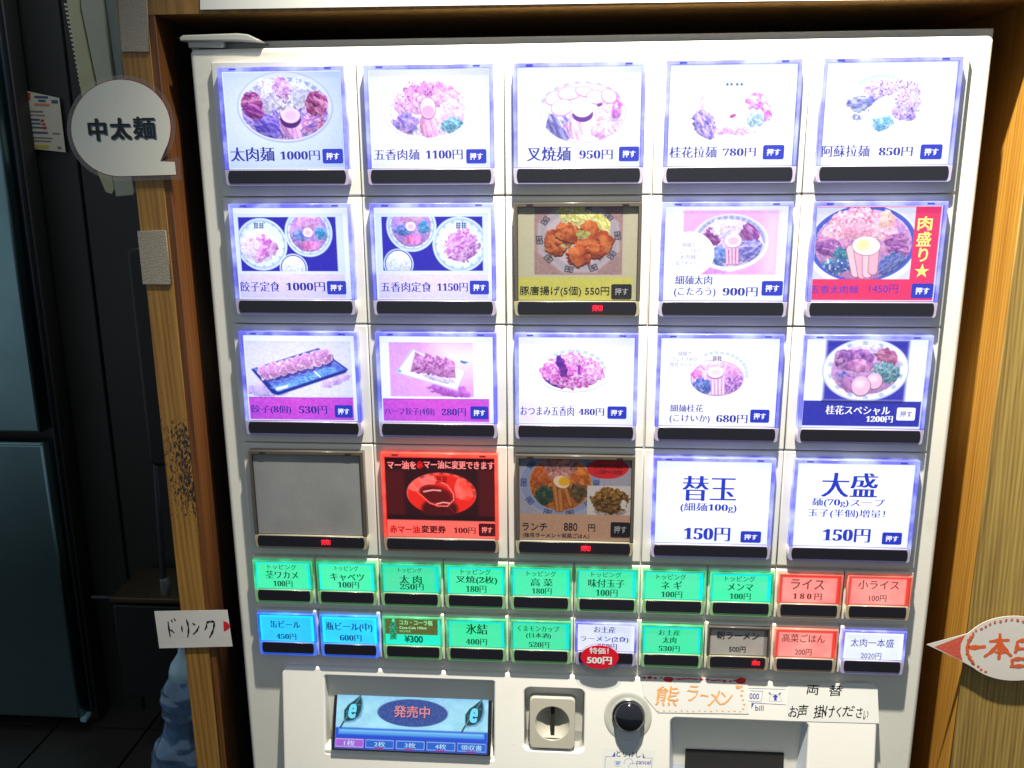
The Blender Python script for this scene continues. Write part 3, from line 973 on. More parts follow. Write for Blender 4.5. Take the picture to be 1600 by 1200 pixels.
def pic_mori(c):
    c.rectf(160, 96, 785, 545, 'd8d8f2', mott=.04)
    save = c.a.copy()
    c.ell(475, 340, 318, 236, 'f2f2ff'); c.ell(473, 325, 297, 218, '4a5cc0', inner=.90); c.ell(473, 325, 270, 196, 'e8e0f4')
    c.key(473, 325, 282, 206, '2a3898', n=15, a0=150, a1=385, size=.055, alpha=.8)
    k = (473, 330, 272, 206)
    c.blob(473, 330, 268, 200, 'd898c0', 'b088c0', sc=1.0, seed=1, rough=.03, clip=k)
    for x, y, a, b, g, s in ((335, 200, 60, 85, 20, 2), (420, 190, 60, 90, 5, 3), (505, 190, 62, 88, -8, 4), (590, 220, 60, 80, -25, 5),
                             (290, 260, 60, 50, 15, 6), (640, 270, 50, 50, -20, 7)):
        c.blob(x, y, a, b, 'e8a8bc', 'f6d4dc', g, sc=1.3, seed=s, rough=.2, c3='b86c90')
    c.blob(620, 170, 44, 50, 'f0b8a8', 'f8dcd0', seed=19, rough=.4)
    c.blob(440, 250, 90, 50, 'e8b0c0', 'd890b0', sc=1.6, seed=8, rough=.3, c3='f4d0d8')
    for x, y, a, b, g, s in ((250, 320, 72, 34, 10, 9), (255, 360, 70, 40, 15, 10), (680, 300, 70, 36, -8, 11), (690, 360, 66, 40, 10, 12)):
        c.blob(x, y, a, b, '845098', 'd090b8', g, sc=1.1, stretch=1.9, seed=s, rough=.2, c3='6c3c88', clip=k)
    c.blob(340, 400, 52, 50, '306888', '60a0a0', sc=1.6, seed=13, rough=.3, c3='285070')
    c.blob(300, 465, 90, 46, '3c4c98', '5c90a0', sc=1.5, seed=14, rough=.3, clip=k, c3='d8e0f0')
    c.blob(650, 450, 90, 56, '44509c', '8890c0', sc=1.4, stretch=1.8, ang=-40, seed=15, rough=.3, clip=k, c3='305878')
    for i, (x0, x1, yb) in enumerate(((400, 430, 525), (445, 470, 535), (500, 500, 530), (545, 535, 510))):
        c.line([(x0, 360), (x1, yb - 20)], 58, 'a86890'); c.line([(x0, 360), (x1, yb - 22)], 50, 'f0b4c4' if i % 2 else 'f6c8d0')
    c.ell(494, 338, 80, 55, 'a87090', 5); c.ell(494, 336, 77, 52, 'ffffff', 5); c.ell(474, 332, 38, 33, 'f8e8a8', soft=1.2)
    keep(c, save, (160, 96, 785, 545))


def pic_gyoza(c):
    c.rectf(80, 120, 690, 440, 'eae8fa', mott=.1); c.blob(200, 395, 130, 45, 'c8b0ee', 'd8c8f4', seed=1, alpha=.8)
    c.blob(600, 345, 90, 26, 'd0a8ec', 'e0c8f4', -20, seed=2, alpha=.8)
    c.polyf([(118, 280), (500, 160), (668, 280), (655, 300), (270, 428), (235, 415)], '2c3c98', soft=1)
    c.polyf([(130, 278), (500, 166), (655, 280), (268, 408)], '5868c4', soft=.7, c2='7c98e8', sc=.5)
    c.polyf([(225, 385), (280, 405), (620, 290), (560, 262)], '5888e0', soft=1.5, c2='98c8fa', sc=.7)
    c.polyf([(255, 385), (330, 365), (325, 385), (262, 402)], 'f0fcff', soft=1)
    for i in range(8):
        x = 200 + i * 48; y = 298 - i * 13
        c.blob(x + 12, y + 12, 38, 46, '5840a0', '7858b8', -20, seed=i, rough=.15, alpha=.8)
        c.blob(x, y, 44, 46, 'd8a0d4', 'c890c8', -25, sc=.9, seed=i + 3, rough=.2, c3='f4dcf4', rim='f8f0fc')
    c.line([(480, 295), (510, 322)], 10, 'e8f4ff')
    c.rectf(104, 440, 700, 572, 'd860d8', mott=.12); c.line([(104, 440), (697, 443)], 4, '9c50c0')


def pic_half(c):
    c.rectf(905, 128, 1380, 436, 'eab0ee', mott=.1); c.rectf(1180, 128, 1480, 300, 'ffffff', soft=26, alpha=.9)
    c.blob(1250, 400, 120, 38, 'b060c8', 'd080dc', 10, seed=1, alpha=.9)
    c.polyf([(1030, 160), (1340, 290), (1290, 404), (938, 300)], 'd8d0f6', soft=1)
    c.polyf([(1040, 172), (1330, 290), (1285, 392), (948, 296)], 'fbfaff', soft=.7)
    c.blob(1180, 325, 100, 26, 'd0c8f4', 'e8e4ff', 15, seed=12, alpha=.9)
    for i, (x, y) in enumerate(((1072, 250), (1130, 255), (1192, 270), (1242, 280))):
        c.polyf([(x - 22, y - 70), (x + 30, y - 40), (x + 38, y + 50), (x - 50, y + 45)], '9c58a0', soft=1, c2='d8a0d0', sc=1.2)
        c.blob(x, y, 30, 52, 'e0a8dc', 'b87cbc', 8, sc=1.2, seed=i, rough=.25, c3='8c4890')
    c.blob(960, 290, 12, 10, '78b8d8', 'a0d8ea', seed=3); c.polyf([(1305, 228), (1355, 240), (1330, 250), (1308, 242)], '6090b8')
    c.rectf(860, 448, 1470, 578, 'dc64d8', mott=.1); c.line([(860, 448), (1468, 452)], 4, 'a050c0')


def pic_otsumami(c):
    c.ell(375, 310, 190, 94, 'b8bcec', alpha=.7); c.ell(375, 305, 190, 92, 'ffffff')
    c.key(375, 290, 178, 118, 'a0c0dc', n=9, a0=230, a1=355, size=.05, alpha=.8)
    k = (372, 285, 172, 104)
    c.blob(280, 340, 90, 36, '3c2c9c', '6850b8', 15, seed=1, rough=.2, clip=k)
    c.blob(375, 290, 172, 92, 'dc78cc', 'f4c8f0', sc=1.5, seed=2, rough=.18, c3='a044a4', contrast=3)
    c.blob(310, 250, 24, 66, '5c3094', '8c48a8', -18, seed=3, rough=.3); c.blob(408, 250, 8, 50, '7038a0', '904cb0', seed=4)
    c.blob(385, 215, 55, 40, 'e898dc', 'fae0fa', sc=1.7, seed=5, rough=.35, c3='c058b8')
    c.blob(490, 300, 45, 55, 'e8a0e4', 'fbe6fb', sc=1.7, seed=6, rough=.35, c3='b450b0')
    c.rectf(75, 445, 180, 575, 'fbeafc', soft=9, alpha=.9)


def pic_kokeika(c):
    c.key(1180, 300, 160, 118, 'a8bce0', n=12, a0=240, a1=372, size=.05, alpha=.9)
    k = (1175, 325, 138, 96)
    c.blob(1175, 325, 138, 96, 'eab0e4', 'f6d8f4', sc=1.2, seed=1, rough=.04, clip=k)
    c.ell(1175, 325, 139, 97, '8c60b0', inner=.975)
    c.blob(1090, 370, 58, 48, '4060ac', '98a0dc', sc=2, seed=2, rough=.3, clip=k, c3='304890')
    c.blob(1265, 360, 60, 60, '8c58b0', 'e0b0e4', sc=1.9, seed=3, rough=.3, clip=k, c3='6c3c98')
    c.blob(1265, 280, 44, 44, 'f0b8ec', 'd890d8', sc=1.6, seed=4, rough=.3, clip=k)
    c.blob(1150, 250, 66, 30, 'fdf0ff', 'f0c8f4', -10, seed=5, rough=.2, rim='b070b8')
    c.blob(1062, 300, 26, 26, 'e060cc', 'f0a8e4', seed=6, rough=.4)
    for i in range(4):
        c.line([(1150 + i * 20, 330), (1152 + i * 19, 410)], 15, 'b078b8'); c.line([(1150 + i * 20, 330), (1152 + i * 19, 410)], 11, 'fbdcf4')
    c.ell(1166, 294, 46, 34, '9c60a4'); c.ell(1166, 290, 44, 31, 'fff2ff'); c.ell(1168, 292, 25, 16, 'f8d4f0', soft=.8)
    han_mark(c, 1178, 214, 13, '302850')


def pic_special(c):
    c.rectf(218, 100, 622, 398, '3a38ac', soft=2.5, mott=.05)
    c.ell(418, 248, 198, 150, 'b8c0e8'); c.ell(418, 246, 192, 145, 'eef2ff')
    c.key(418, 248, 178, 134, '6c84b4', n=14, size=.05, alpha=.6)
    k = (418, 248, 158, 118)
    c.blob(418, 248, 158, 118, 'd0a0cc', 'b088c4', sc=1.0, seed=1, rough=.03, clip=k)
    c.blob(440, 150, 60, 24, 'f4ecfa', 'c8b8e0', sc=1.6, seed=2, rough=.35)
    c.blob(325, 195, 58, 50, '805098', 'c898c8', 30, sc=.9, seed=3, rough=.15, c3='6c4088')
    c.blob(400, 180, 55, 36, '7c4c98', 'bc88c4', 8, sc=.8, seed=4, rough=.12)
    c.blob(390, 225, 64, 34, 'd8a4cc', 'a868a8', 0, sc=.8, seed=5, rough=.12, rim='704080')
    c.blob(305, 280, 36, 28, '6c58a4', 'a490c8', 20, sc=1.2, seed=6, rough=.2)
    c.blob(335, 320, 40, 34, 'c888bc', '9468ac', 60, sc=1, stretch=2, seed=7, rough=.2)
    c.blob(520, 180, 56, 34, '84406c', 'c484a4', 20, sc=1.1, stretch=1.7, seed=8, rough=.3)
    c.blob(515, 262, 62, 50, '4c7c88', '94b8b8', sc=2.0, seed=9, rough=.25, c3='38607c')
    for x, y, r in ((462, 300, 38), (395, 325, 46)):
        c.ell(x, y + 3, r, r + 4, '8c5c98', -10); c.ell(x, y, r - 3, r + 1, 'e4bcd4', -10); c.ell(x - 6, y - 10, r * .5, r * .4, 'f4dce8', soft=2.5)
    c.rectf(96, 400, 694, 524, '3034a4', mott=.05); c.rectf(200, 396, 600, 410, '181c5c', alpha=.5)


def pic_red_oil(c):
    c.rectf(848, 98, 1506, 470, '2c060c'); c.rectf(848, 170, 960, 460, '4c0a10', soft=3); c.rectf(1400, 170, 1506, 460, '4c0a10', soft=3)
    c.ell(1180, 310, 212, 134, 'ff5048'); c.ell(1180, 318, 204, 128, 'e82418')
    c.blob(1330, 270, 70, 90, 'ff6a60', 'ff3c28', 30, sc=.3, seed=1, rough=.1, clip=(1180, 310, 208, 130))
    c.blob(1060, 240, 90, 60, 'ff7068', 'f04030', -20, sc=.3, seed=9, rough=.1, clip=(1180, 310, 208, 130))
    c.ell(1170, 400, 110, 68, '48060a', soft=2.0)
    c.ell(1155, 320, 112, 62, '9c0e10', 18, soft=1); c.ell(1150, 322, 96, 50, '5c0a0c', 18, soft=2)
    c.line([(1070, 215), (1150, 230), (1215, 260), (1250, 310), (1255, 345), (1215, 385), (1150, 382)], 7, 'ff7a70')
    c.line([(990, 260), (1060, 320), (1110, 365), (1165, 385)], 9, 'ff6050')
    c.line([(1075, 298), (1130, 288), (1175, 292)], 10, 'ff9a90'); c.line([(1150, 372), (1190, 362), (1225, 366)], 9, 'ff9a90')
    c.line([(1225, 385), (1250, 420)], 4, '902020')
    c.key(1180, 305, 196, 118, '5c0c10', n=8, a0=225, a1=370, size=.05, alpha=.7)
    han_mark(c, 1185, 225, 17, '3a0408')
    c.rectf(848, 440, 1506, 470, '20040a', soft=2)
    c.rectf(862, 470, 1506, 572, 'ff6a5c', mott=.03)


def pic_lunch(c):
    c.rectf(78, 88, 700, 405, '8c8890', mott=.06)
    save = c.a.copy()
    c.ell(305, 235, 230, 190, '8c90a4'); c.ell(305, 235, 222, 182, '787e98')
    c.ell(305, 232, 175, 160, 'a08868', soft=.8); c.key(302, 232, 202, 172, '2c3860', n=10, a0=20, a1=380, size=.085, alpha=.85)
    k = (305, 235, 172, 158)
    c.blob(305, 235, 170, 156, '8c4414', 'b46828', sc=.8, seed=1, rough=.03, clip=k)
    c.blob(190, 200, 62, 66, '8c3c18', 'a85c28', sc=1.5, seed=2, rough=.3, clip=k)
    for x, y, a, b, g, s in ((265, 140, 56, 40, 10, 3), (350, 135, 60, 44, -5, 4), (300, 190, 70, 26, 0, 5), (230, 115, 40, 24, 0, 6)):
        c.blob(x, y, a, b, '946058', 'b08478', g, sc=1.0, seed=s, rough=.25, c3='784438', clip=k)
    c.blob(215, 300, 56, 60, '1c2c1c', '38503c', sc=1.5, seed=7, rough=.3, clip=k)
    c.blob(400, 285, 56, 56, '2c2414', '5c4c2c', sc=1.4, seed=8, rough=.35, clip=k, c3='8c4c1c')
    for a in (((270, 240), (290, 380)), ((300, 270), (310, 380)), ((330, 250), (360, 350))):
        c.line(a, 26, '5c2c10'); c.line(a, 20, 'a06430')
    c.ell(310, 225, 48, 37, '80502c', 25); c.ell(310, 224, 46, 35, 'ccb494', 25); c.ell(325, 222, 30, 26, 'c89410', soft=.8)
    c.rectf(453, 246, 700, 410, 'b4aca4')
    c.blob(580, 390, 100, 20, '8c7c78', 'a09890', seed=9)
    c.blob(580, 330, 104, 78, '6c5020', '382810', sc=1.6, seed=10, rough=.15, c3='a87030', contrast=3)
    c.blob(655, 350, 16, 26, 'c8c0b8', 'b0a898', seed=11, rough=.4)
    c.ell(568, 150, 114, 60, 'b81c20', -3)
    keep(c, save, (78, 88, 700, 414))
    c.rectf(78, 405, 700, 545, 'a88468', mott=.04)


BIGSPEC = [
    (0, 0, 'blue', 'dee9ff', Z2, pic_thick_pork, 'thick pork noodle button for 1000 yen with dark meat at both ends of the bowl',
     [('太肉麺', (360, 230, 429, 252), 'b', 'didone_b'), ('1000円', (437.5, 235.5, 500, 250.5), 'b', 'didone')], (504, 232.5, 536, 255.5), None),
    (1, 0, 'blue', 'fbfaff', Z2, pic_soy_pork, 'five spice pork noodle button for 1100 yen, pale pink bowl',
     [('五香肉麺', (584.5, 233, 655.5, 250), 'b', 'didone'), ('1100円', (665, 234, 723, 249), 'b', 'didone')], (728.5, 233, 760, 255.5), None),
    (2, 0, 'blue', 'ffffff', Z3, pic_chashu, 'sliced pork noodle button for 950 yen, washed-out white bowl',
     [('叉焼麺', (823, 229, 892, 251.5), 'b', 'didone_b'), ('950円', (905, 234, 957.5, 249), 'b', 'didone')], (967, 229, 998.5, 252), None),
    (3, 0, 'blue', 'ffffff', Z3, pic_keika, 'plain house noodle button for 780 yen with nearly white bowl',
     [('桂花拉麺', (1046, 229, 1120, 246.5), 'b', 'didone'), ('780円', (1129, 231, 1181, 244.5), 'b', 'didone')], (1192, 226.5, 1225, 249), None),
    (4, 0, 'blue', 'ffffff', Z4, pic_aso, 'purple minced-topping noodle button for 850 yen in the top right corner',
     [('阿蘇拉麺', (1284, 227, 1359, 245), 'b', 'didone'), ('850円', (1373, 229.5, 1426, 244), 'b', 'didone')], (1438, 225.5, 1472, 249), None),
    (0, 1, 'blue', 'ffffff', Z6, pic_gyoza_set, 'dumpling set meal button for 1000 yen, big plate left of the bowl',
     [('餃子定食', (375, 440, 437, 455.5), 'b', 'didone'), ('1000円', (447, 441, 508, 455), 'b', 'didone')], (511, 439, 541, 460), None),
    (1, 1, 'blue', 'ffffff', Z6, pic_pork_set, 'pork set meal button for 1150 yen, big plate right of the bowl',
     [('五香肉定食', (595, 440.5, 674, 456), 'b', 'didone'), ('1150円', (683, 442, 731, 455.5), 'b', 'didone')], (734, 438.5, 764, 460), None),
    (2, 1, 'off', 'a8a488', Z7, pic_karaage, 'unlit fried pork button for 550 yen, marked sold out in red',
     [('豚唐揚げ(5個) 550円', (812, 447, 952, 463), 'k', 'sans')], (955, 444, 987, 467), .672),
    (3, 1, 'blue', 'f8faff', Z7, pic_kotaro, 'thin noodle button for 900 yen with a white round caption over a pink photo',
     [('細麺太肉', (1055, 430.5, 1113, 444.5), 'b', 'didone'), ('(こたろう)', (1053, 449, 1118, 464), 'b', 'didone'),
      ('900円', (1129, 449, 1184, 463), 'b', 'didone'), ('細麺で', (1066, 379, 1087, 386), 'p', 'sans'),
      ('少し小さめの', (1056, 388.5, 1096, 395.5), 'p', 'sans'), ('太肉麺！', (1062, 398, 1090, 405), 'p', 'sans'),
      ('茹でキャベツ', (1056, 408, 1096, 415), 'p', 'sans')], (1190, 439, 1223, 462), None),
    (4, 1, 'blue', 'e83468', Z8, pic_mori, 'red meat-heaped noodle button for 1450 yen with yellow lettering and star',
     [('五香太肉麺', (1267, 446, 1341, 458), 'b2', 'sans'), ('1450円', (1358, 444.5, 1403, 458), 'b2', 'sans'),
      ('肉', (1434, 338, 1457, 360), 'y', 'bold'), ('盛', (1432, 362, 1455, 385), 'y', 'bold'), ('り', (1435, 387, 1450, 409), 'y', 'bold'),
      ('★', (1429, 412, 1452, 433), 'y', 'sans')], (1424, 443, 1458, 466), None),
    (0, 2, 'blue', 'ffffff', A2, pic_gyoza, 'eight-dumpling button for 530 yen, dumplings on a long blue plate',
     [('餃子(8個)', (392, 633, 455, 647), 'b', 'didone'), ('530円', (467, 634, 511, 647), 'b', 'didone')], (523, 633, 551, 652.5), None),
    (1, 2, 'blue', 'ffffff', A2, pic_half, 'four-dumpling half portion button for 280 yen, white plate on pink',
     [('ハーフ餃子(4個)', (601, 637, 679, 650), 'b', 'didone'), ('280円', (690, 638, 728, 650), 'b', 'didone')], (735, 635, 763, 655), None),
    (2, 2, 'blue', 'fcfaff', A3, pic_otsumami, 'pork snack button for 480 yen, heap of magenta meat on white',
     [('おつまみ五香肉', (813, 635, 897, 649.5), 'b', 'didone'), ('ウーシャンロー', (860, 631.5, 901, 636), 'p', 'sans'),
      ('480円', (904, 638, 944, 649.5), 'b', 'didone')], (949, 635, 979, 654.5), None),
    (3, 2, 'blue', 'fdfcff', A3, pic_kokeika, 'small thin noodle button for 680 yen, small bowl with grey caption beside it',
     [('細麺桂花', (1047, 632, 1099, 643.5), 'b', 'didone'), ('(こけいか)', (1046, 648, 1109, 661), 'b', 'didone'),
      ('680円', (1119, 648, 1168, 661), 'b', 'didone'), ('細麺で', (1060, 549, 1080, 556), 'p', 'sans'),
      ('少し小さめの', (1050, 557.5, 1089, 564.5), 'p', 'sans'), ('桂花ラーメン！', (1047, 566, 1091, 573), 'p', 'sans')], (1172, 640, 1202, 660.5), None),
    (4, 2, 'blue', 'f4f8ff', A4, pic_special, 'special noodle button for 1200 yen, bowl over a dark blue band',
     [('桂花スペシャル', (1290, 634, 1391, 648), 'w', 'didone_b'), ('1200円', (1353, 650, 1395, 660), 'w', 'didone_b')], (1401, 637, 1430, 657), None),
    (0, 3, 'off', '9a9c94', None, None, 'blank grey button without a card, sold-out lamp lit', [], None, .64),
    (1, 3, 'red', 'ff4038', A5, pic_red_oil, 'glowing red chilli oil change button for 100 yen',
     [('マー油を', (605, 720, 650, 733), 'pk', 'black'), ('赤', (651, 720, 661, 732), 'r', 'black'), ('マー油に変更できます', (662, 720, 772, 733), 'pk', 'black'),
      ('赤マー油', (609, 821, 656, 833), 'r2', 'black'), ('変更券', (658, 821, 697, 833), 'dr', 'black'), ('100円', (709, 824, 743, 834), 'dr', 'didone')],
     (748, 818, 774, 838), None),
    (2, 3, 'off', '9c9890', A6, pic_lunch, 'unlit lunch button for 880 yen with noodle bowl, rice bowl and red oval',
     [('ランチ', (816, 817, 855, 828.5), 'k', 'sans'), ('880', (881, 817, 902, 829), 'k', 'sans'), ('円', (919, 819, 930, 830), 'k', 'sans'),
      ('(桂花ラーメン＋高菜ごはん)', (817, 833, 921, 841), 'k', 'sans'), ('お得なランチ！', (928, 725, 972, 731.5), 'r3', 'sans'),
      ('11:00〜15:00', (930, 734.5, 972, 740), 'r3', 'sans')], (954, 816, 984, 839), .602),
    (3, 3, 'blue', 'ffffff', A6, None, 'extra noodle button for 150 yen with large blue characters and no photo',
     [('替玉', (1066, 744, 1151, 783), 'b2', 'didone_b'), ('(細麺100g)', (1063, 786, 1151, 801), 'b2', 'didone'), ('150円', (1068, 824, 1141, 845), 'b2', 'didone_b')],
     (1157, 830, 1189, 848), None),
    (4, 3, 'blue', 'ffffff', A4, None, 'large portion button for 150 yen, four lines of blue writing',
     [('大盛', (1284, 739, 1372, 777), 'b2', 'didone_b'), ('麺(70g)スープ', (1268, 779, 1383, 793), 'b2', 'didone'),
      ('玉子(半個)増量！', (1262, 796, 1383, 810), 'b2', 'didone'), ('150円', (1285, 826, 1360, 847), 'b2', 'didone_b')], (1378, 832, 1409, 851), None),
]
INK = {'b': I_BLUE, 'b2': I_BLUE2, 'p': I_PALE, 'w': I_WHITE, 'k': I_BLACK, 'y': I_YEL, 'pk': I_PINK, 'r': I_RED,
       'r2': ink('ink_red_on_pink', 'c80010', .9, .3), 'dr': I_DKRED, 'r3': ink('ink_faded_red', '5c1418', 0, 1)}

for col, row, light, bgc, tr, pic, label, texts, bad, lamp in BIGSPEC:
    b, (ix0, iy0, ix1, iy1), zf = button_base(col * 100, ROWY[row], 100, H, light, label, lamp=lamp)
    has = pic is not None
    c = Canvas(ix0, iy0, ix1, iy1, ZC, 190 if has else 50, 148 if has else 40, bgc, tr, .015)
    if light == 'blue':                       # the paper sits a little low: bare lamp shows above and beside it
        if bgc != 'ffffff' or pic in (pic_gyoza_set, pic_pork_set):
            c.a[:] = np.minimum(c.a, 1.0)
        if pic is None:
            c.a[:] = c.c('f8faff')
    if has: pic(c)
    if light == 'off' and not has:
        c.a += (fbm(c.X * .04, c.Y * .04)[..., None] - .5) * .1
    if pic is not None and light == 'off':    # top of a sheet tucked behind the rim
        pass
    if has and light == 'blue':
        c.a = 1 - (1 - c.a) * (1.10 if col < 3 else 1.0)
        c.a = np.clip(c.a, .03, 1.2)
    if light == 'blue':  # uneven backlight painted into the card: bright middle, bluer dimmer edges
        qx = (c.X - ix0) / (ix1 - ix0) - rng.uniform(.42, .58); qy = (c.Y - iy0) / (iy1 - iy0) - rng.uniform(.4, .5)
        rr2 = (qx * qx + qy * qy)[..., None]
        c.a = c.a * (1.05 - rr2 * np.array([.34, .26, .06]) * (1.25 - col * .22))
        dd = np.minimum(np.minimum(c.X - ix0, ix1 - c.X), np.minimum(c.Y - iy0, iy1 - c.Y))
        mk = c.edge(dd - .55, .35)[..., None]; c.a = c.a * (1 - mk) + np.array([.93, .96, 1.08]) * mk  # thin border painted bright for light caught along the rim
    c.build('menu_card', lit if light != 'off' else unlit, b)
    if texts:
        L = Letters()
        for s, bx, k, sty in texts: put_text(L, s, bx, INK[k], sty)
        L.build('lettering', b)
    if bad:
        if light == 'off': badge(b, bad, B_BLACK, I_GREY, 'thin')
        elif light == 'red': badge(b, bad, B_DKRED, I_PINK)
        elif (col, row) == (4, 2): badge(b, bad, B_WHITE, I_BLUE, 'sans')
        else: badge(b, bad, B_FILL, I_WHITE)

G = 'green'
ZC = -1.5; ZT = ZC - .12
TP = 'トッピング'
SMALL = [
    (0, 0, G, 'stem seaweed topping button, 100 yen', [(TP, (418, 882, 463, 890), 'sans'), ('茎ワカメ', (415, 892, 466, 904), 'didone_b'), ('100円', (427, 907, 457, 917), 'didone')]),
    (1, 0, G, 'cabbage topping button, 100 yen', [(TP, (523, 884, 560, 892), 'sans'), ('キャベツ', (516, 896, 569, 908), 'didone_b'), ('100円', (528, 909, 561, 919), 'didone')]),
    (2, 0, G, 'thick pork topping button, 250 yen', [(TP, (622, 887, 659, 895), 'sans'), ('太 肉', (624, 899, 659, 912), 'didone_b'), ('250円', (625, 912, 662, 922), 'didone')]),
    (3, 0, G, 'two-slice pork topping button, 180 yen', [(TP, (720, 889, 767, 898), 'sans'), ('叉焼(2枚)', (712, 900, 777, 913), 'didone_b'), ('180円', (728, 915, 760, 926), 'didone')]),
    (4, 0, G, 'mustard greens topping button, 180 yen', [(TP, (823, 892, 869, 901), 'sans'), ('高 菜', (829, 904, 864, 916), 'didone_b'), ('180円', (831, 919, 862, 928.5), 'didone')]),
    (5, 0, G, 'seasoned egg topping button, 100 yen', [(TP, (924, 894, 971, 902), 'sans'), ('味付玉子', (919, 905, 976, 918), 'didone_b'), ('100円', (931, 921, 965, 932), 'didone')]),
    (6, 0, G, 'spring onion topping button, 100 yen', [(TP, (1026, 897, 1072, 906), 'sans'), ('ネ ギ', (1033, 908, 1066, 921), 'didone_b'), ('100円', (1033, 924, 1066, 934), 'didone')]),
    (7, 0, G, 'bamboo shoot topping button, 100 yen', [(TP, (1133, 900, 1180, 909), 'sans'), ('メンマ', (1137, 912, 1177, 923), 'didone_b'), ('100円', (1140, 927, 1173, 937), 'didone')]),
    (8, 0, 'salmon', 'salmon-coloured rice button, 180 yen', [('ライス', (1236, 905, 1288, 921), 'sans'), ('1 8 0 円', (1239, 927, 1284, 937), 'didone')]),
    (9, 0, 'salmon', 'salmon-coloured small rice button, 100 yen', [('小ライス', (1341, 907, 1405, 921), 'sans'), ('100円', (1358, 930, 1385, 940), 'sans')]),
    (0, 1, 'cyan', 'bright blue canned beer button, 450 yen', [('缶ビール', (422, 970, 469, 981), 'didone_b'), ('450円', (432, 990, 463, 999), 'didone')]),
    (1, 1, 'cyan', 'bright blue bottled beer button, 600 yen', [('瓶ビール(中)', (509, 973, 582, 987), 'didone_b'), ('600円', (531, 992, 565, 1002), 'didone')]),
    (2, 1, G, 'cola button, 300 yen, with a bottle picture on olive', []),
    (3, 1, G, 'canned cocktail button, 400 yen', [('氷結', (728, 975, 762, 991), 'didone_b'), ('400円', (728, 998, 761, 1008), 'didone')]),
    (4, 1, G, 'cup sake button, 520 yen', [('くまモンカップ', (809, 978, 874, 987), 'didone'), ('(日本酒)', (822, 989, 861, 998), 'didone_b'), ('520円', (826, 1003, 858, 1012), 'didone')]),
    (5, 1, 'blue', 'white-lit souvenir noodle button half covered by a red oval tag', [('お土産', (928, 979, 962, 989), 'didone'), ('ラーメン(2食)', (907, 994, 982, 1004), 'didone'), ('550円', (934, 1006, 964, 1015), 'didone')]),
    (6, 1, G, 'souvenir thick pork button, 530 yen', [('お土産', (1029, 984, 1063, 993), 'didone'), ('太肉', (1035, 995, 1057, 1005), 'didone_b'), ('530円', (1029, 1009, 1062, 1018), 'didone')]),
    (7, 1, 'off', 'unlit morning noodle button, 500 yen, marked sold out in red', [('朝ラーメン', (1120, 987, 1186, 999), 'sans'), ('500円', (1139, 1010, 1165, 1019), 'sans')]),
    (8, 1, 'salmon', 'salmon-coloured mustard greens rice button, 200 yen', [('高菜ごはん', (1222, 991, 1289, 1004), 'sans'), ('200円', (1242, 1014, 1268, 1024), 'sans')]),
    (9, 1, 'blue', 'white-lit whole pork serving button, 2020 yen', [('太肉一本盛', (1329, 998, 1397, 1011), 'sans'), ('2020円', (1345, 1020, 1377, 1030), 'sans')]),
]
PAPER = {'green': ('40f8a8', '00f4e8', '58f0b0'), 'cyan': ('30d8ff', '20f8ff', '30c8ff'), 'salmon': ('ff8a80', 'ff3c30', 'ffa898'),
         'blue': ('e4eeff', 'ffffff', 'f4faff'), 'off': ('c8c4b2', '9c988c', 'd4d0be')}
TINK = {'green': I_GREEN, 'cyan': I_NAVYG, 'salmon': I_BROWN, 'blue': I_BLUE, 'off': I_BLACK}
for col, r2, light, label, texts in SMALL:
    x0 = col * 50.0
    h = ROWY[5 + r2] - ROWY[4 + r2] if r2 == 0 else 40.0
    if r2 == 0: h = 40.6
    b, (ix0, iy0, ix1, iy1), zf = button_base(x0, ROWY[4 + r2], 50, h, light, label, small=True,
                                              lamp=.83 if light == 'off' else None, gap=.3)
    pc = PAPER[light]
    c = Canvas(ix0, iy0, ix1, iy1, ZC, 60, 36, pc[1], None, .01)
    # the paper, laid slightly off in its window
    jx, jy = random.uniform(-.5, .5), random.uniform(-.3, .4)
    d = np.maximum(np.maximum(ix0 + 1.2 + jx - c.X, c.X - (ix1 - 2.4 + jx)), np.maximum(iy0 + 1.9 + jy - c.Y, c.Y - (iy1 - .3)))
    t = np.clip((c.Y - iy0) / (iy1 - iy0), 0, 1)[..., None]
    u = (fbm(c.X * .09 + col * 3.1, c.Y * .09 + r2, 2)[..., None] - .5)
    t = np.clip(.55 + u * 1.4, 0, 1)
    colr = c.c(pc[0]) * (1 - t) + c.c(pc[2]) * t
    mk = c.edge(d, .5)[..., None]
    c.a = c.a * (1 - mk) + colr * mk
    c.a *= rng.uniform(.93, 1.03)
    L = Letters()
    if (col, r2) == (2, 1):
        c.tr = (380, 860, 3.81)
        c.rectf(845, 398, 1160, 500, '5c6430', soft=.3, mott=.06); c.rectf(850, 505, 1165, 568, '20f0c8', soft=.6)
        c.polyf([(882, 405), (900, 405), (902, 425), (914, 450), (914, 530), (874, 530), (872, 450), (880, 428)], '184838', soft=.5, c2='3cc888', sc=1.5)
        c.rectf(885, 398, 900, 425, '60f0b0', soft=.4)
        OL = I_OLIVE
        put_text(L, 'コカ・コーラ瓶', (624, 969, 676, 977), OL, 'black'); put_text(L, 'Coca-Cola 190ml', (624, 979, 666, 983), OL, 'black')
        put_text(L, '可口可乐', (624, 984.5, 642, 988), OL, 'sans'); put_text(L, '¥300', (632, 993, 661, 1004), I_GREEN, 'black')
    c.build('menu_card', lit if light != 'off' else unlit, b)
    for s, bx, sty in texts: put_text(L, s, bx, TINK[light], sty)
    L.build('lettering', b)

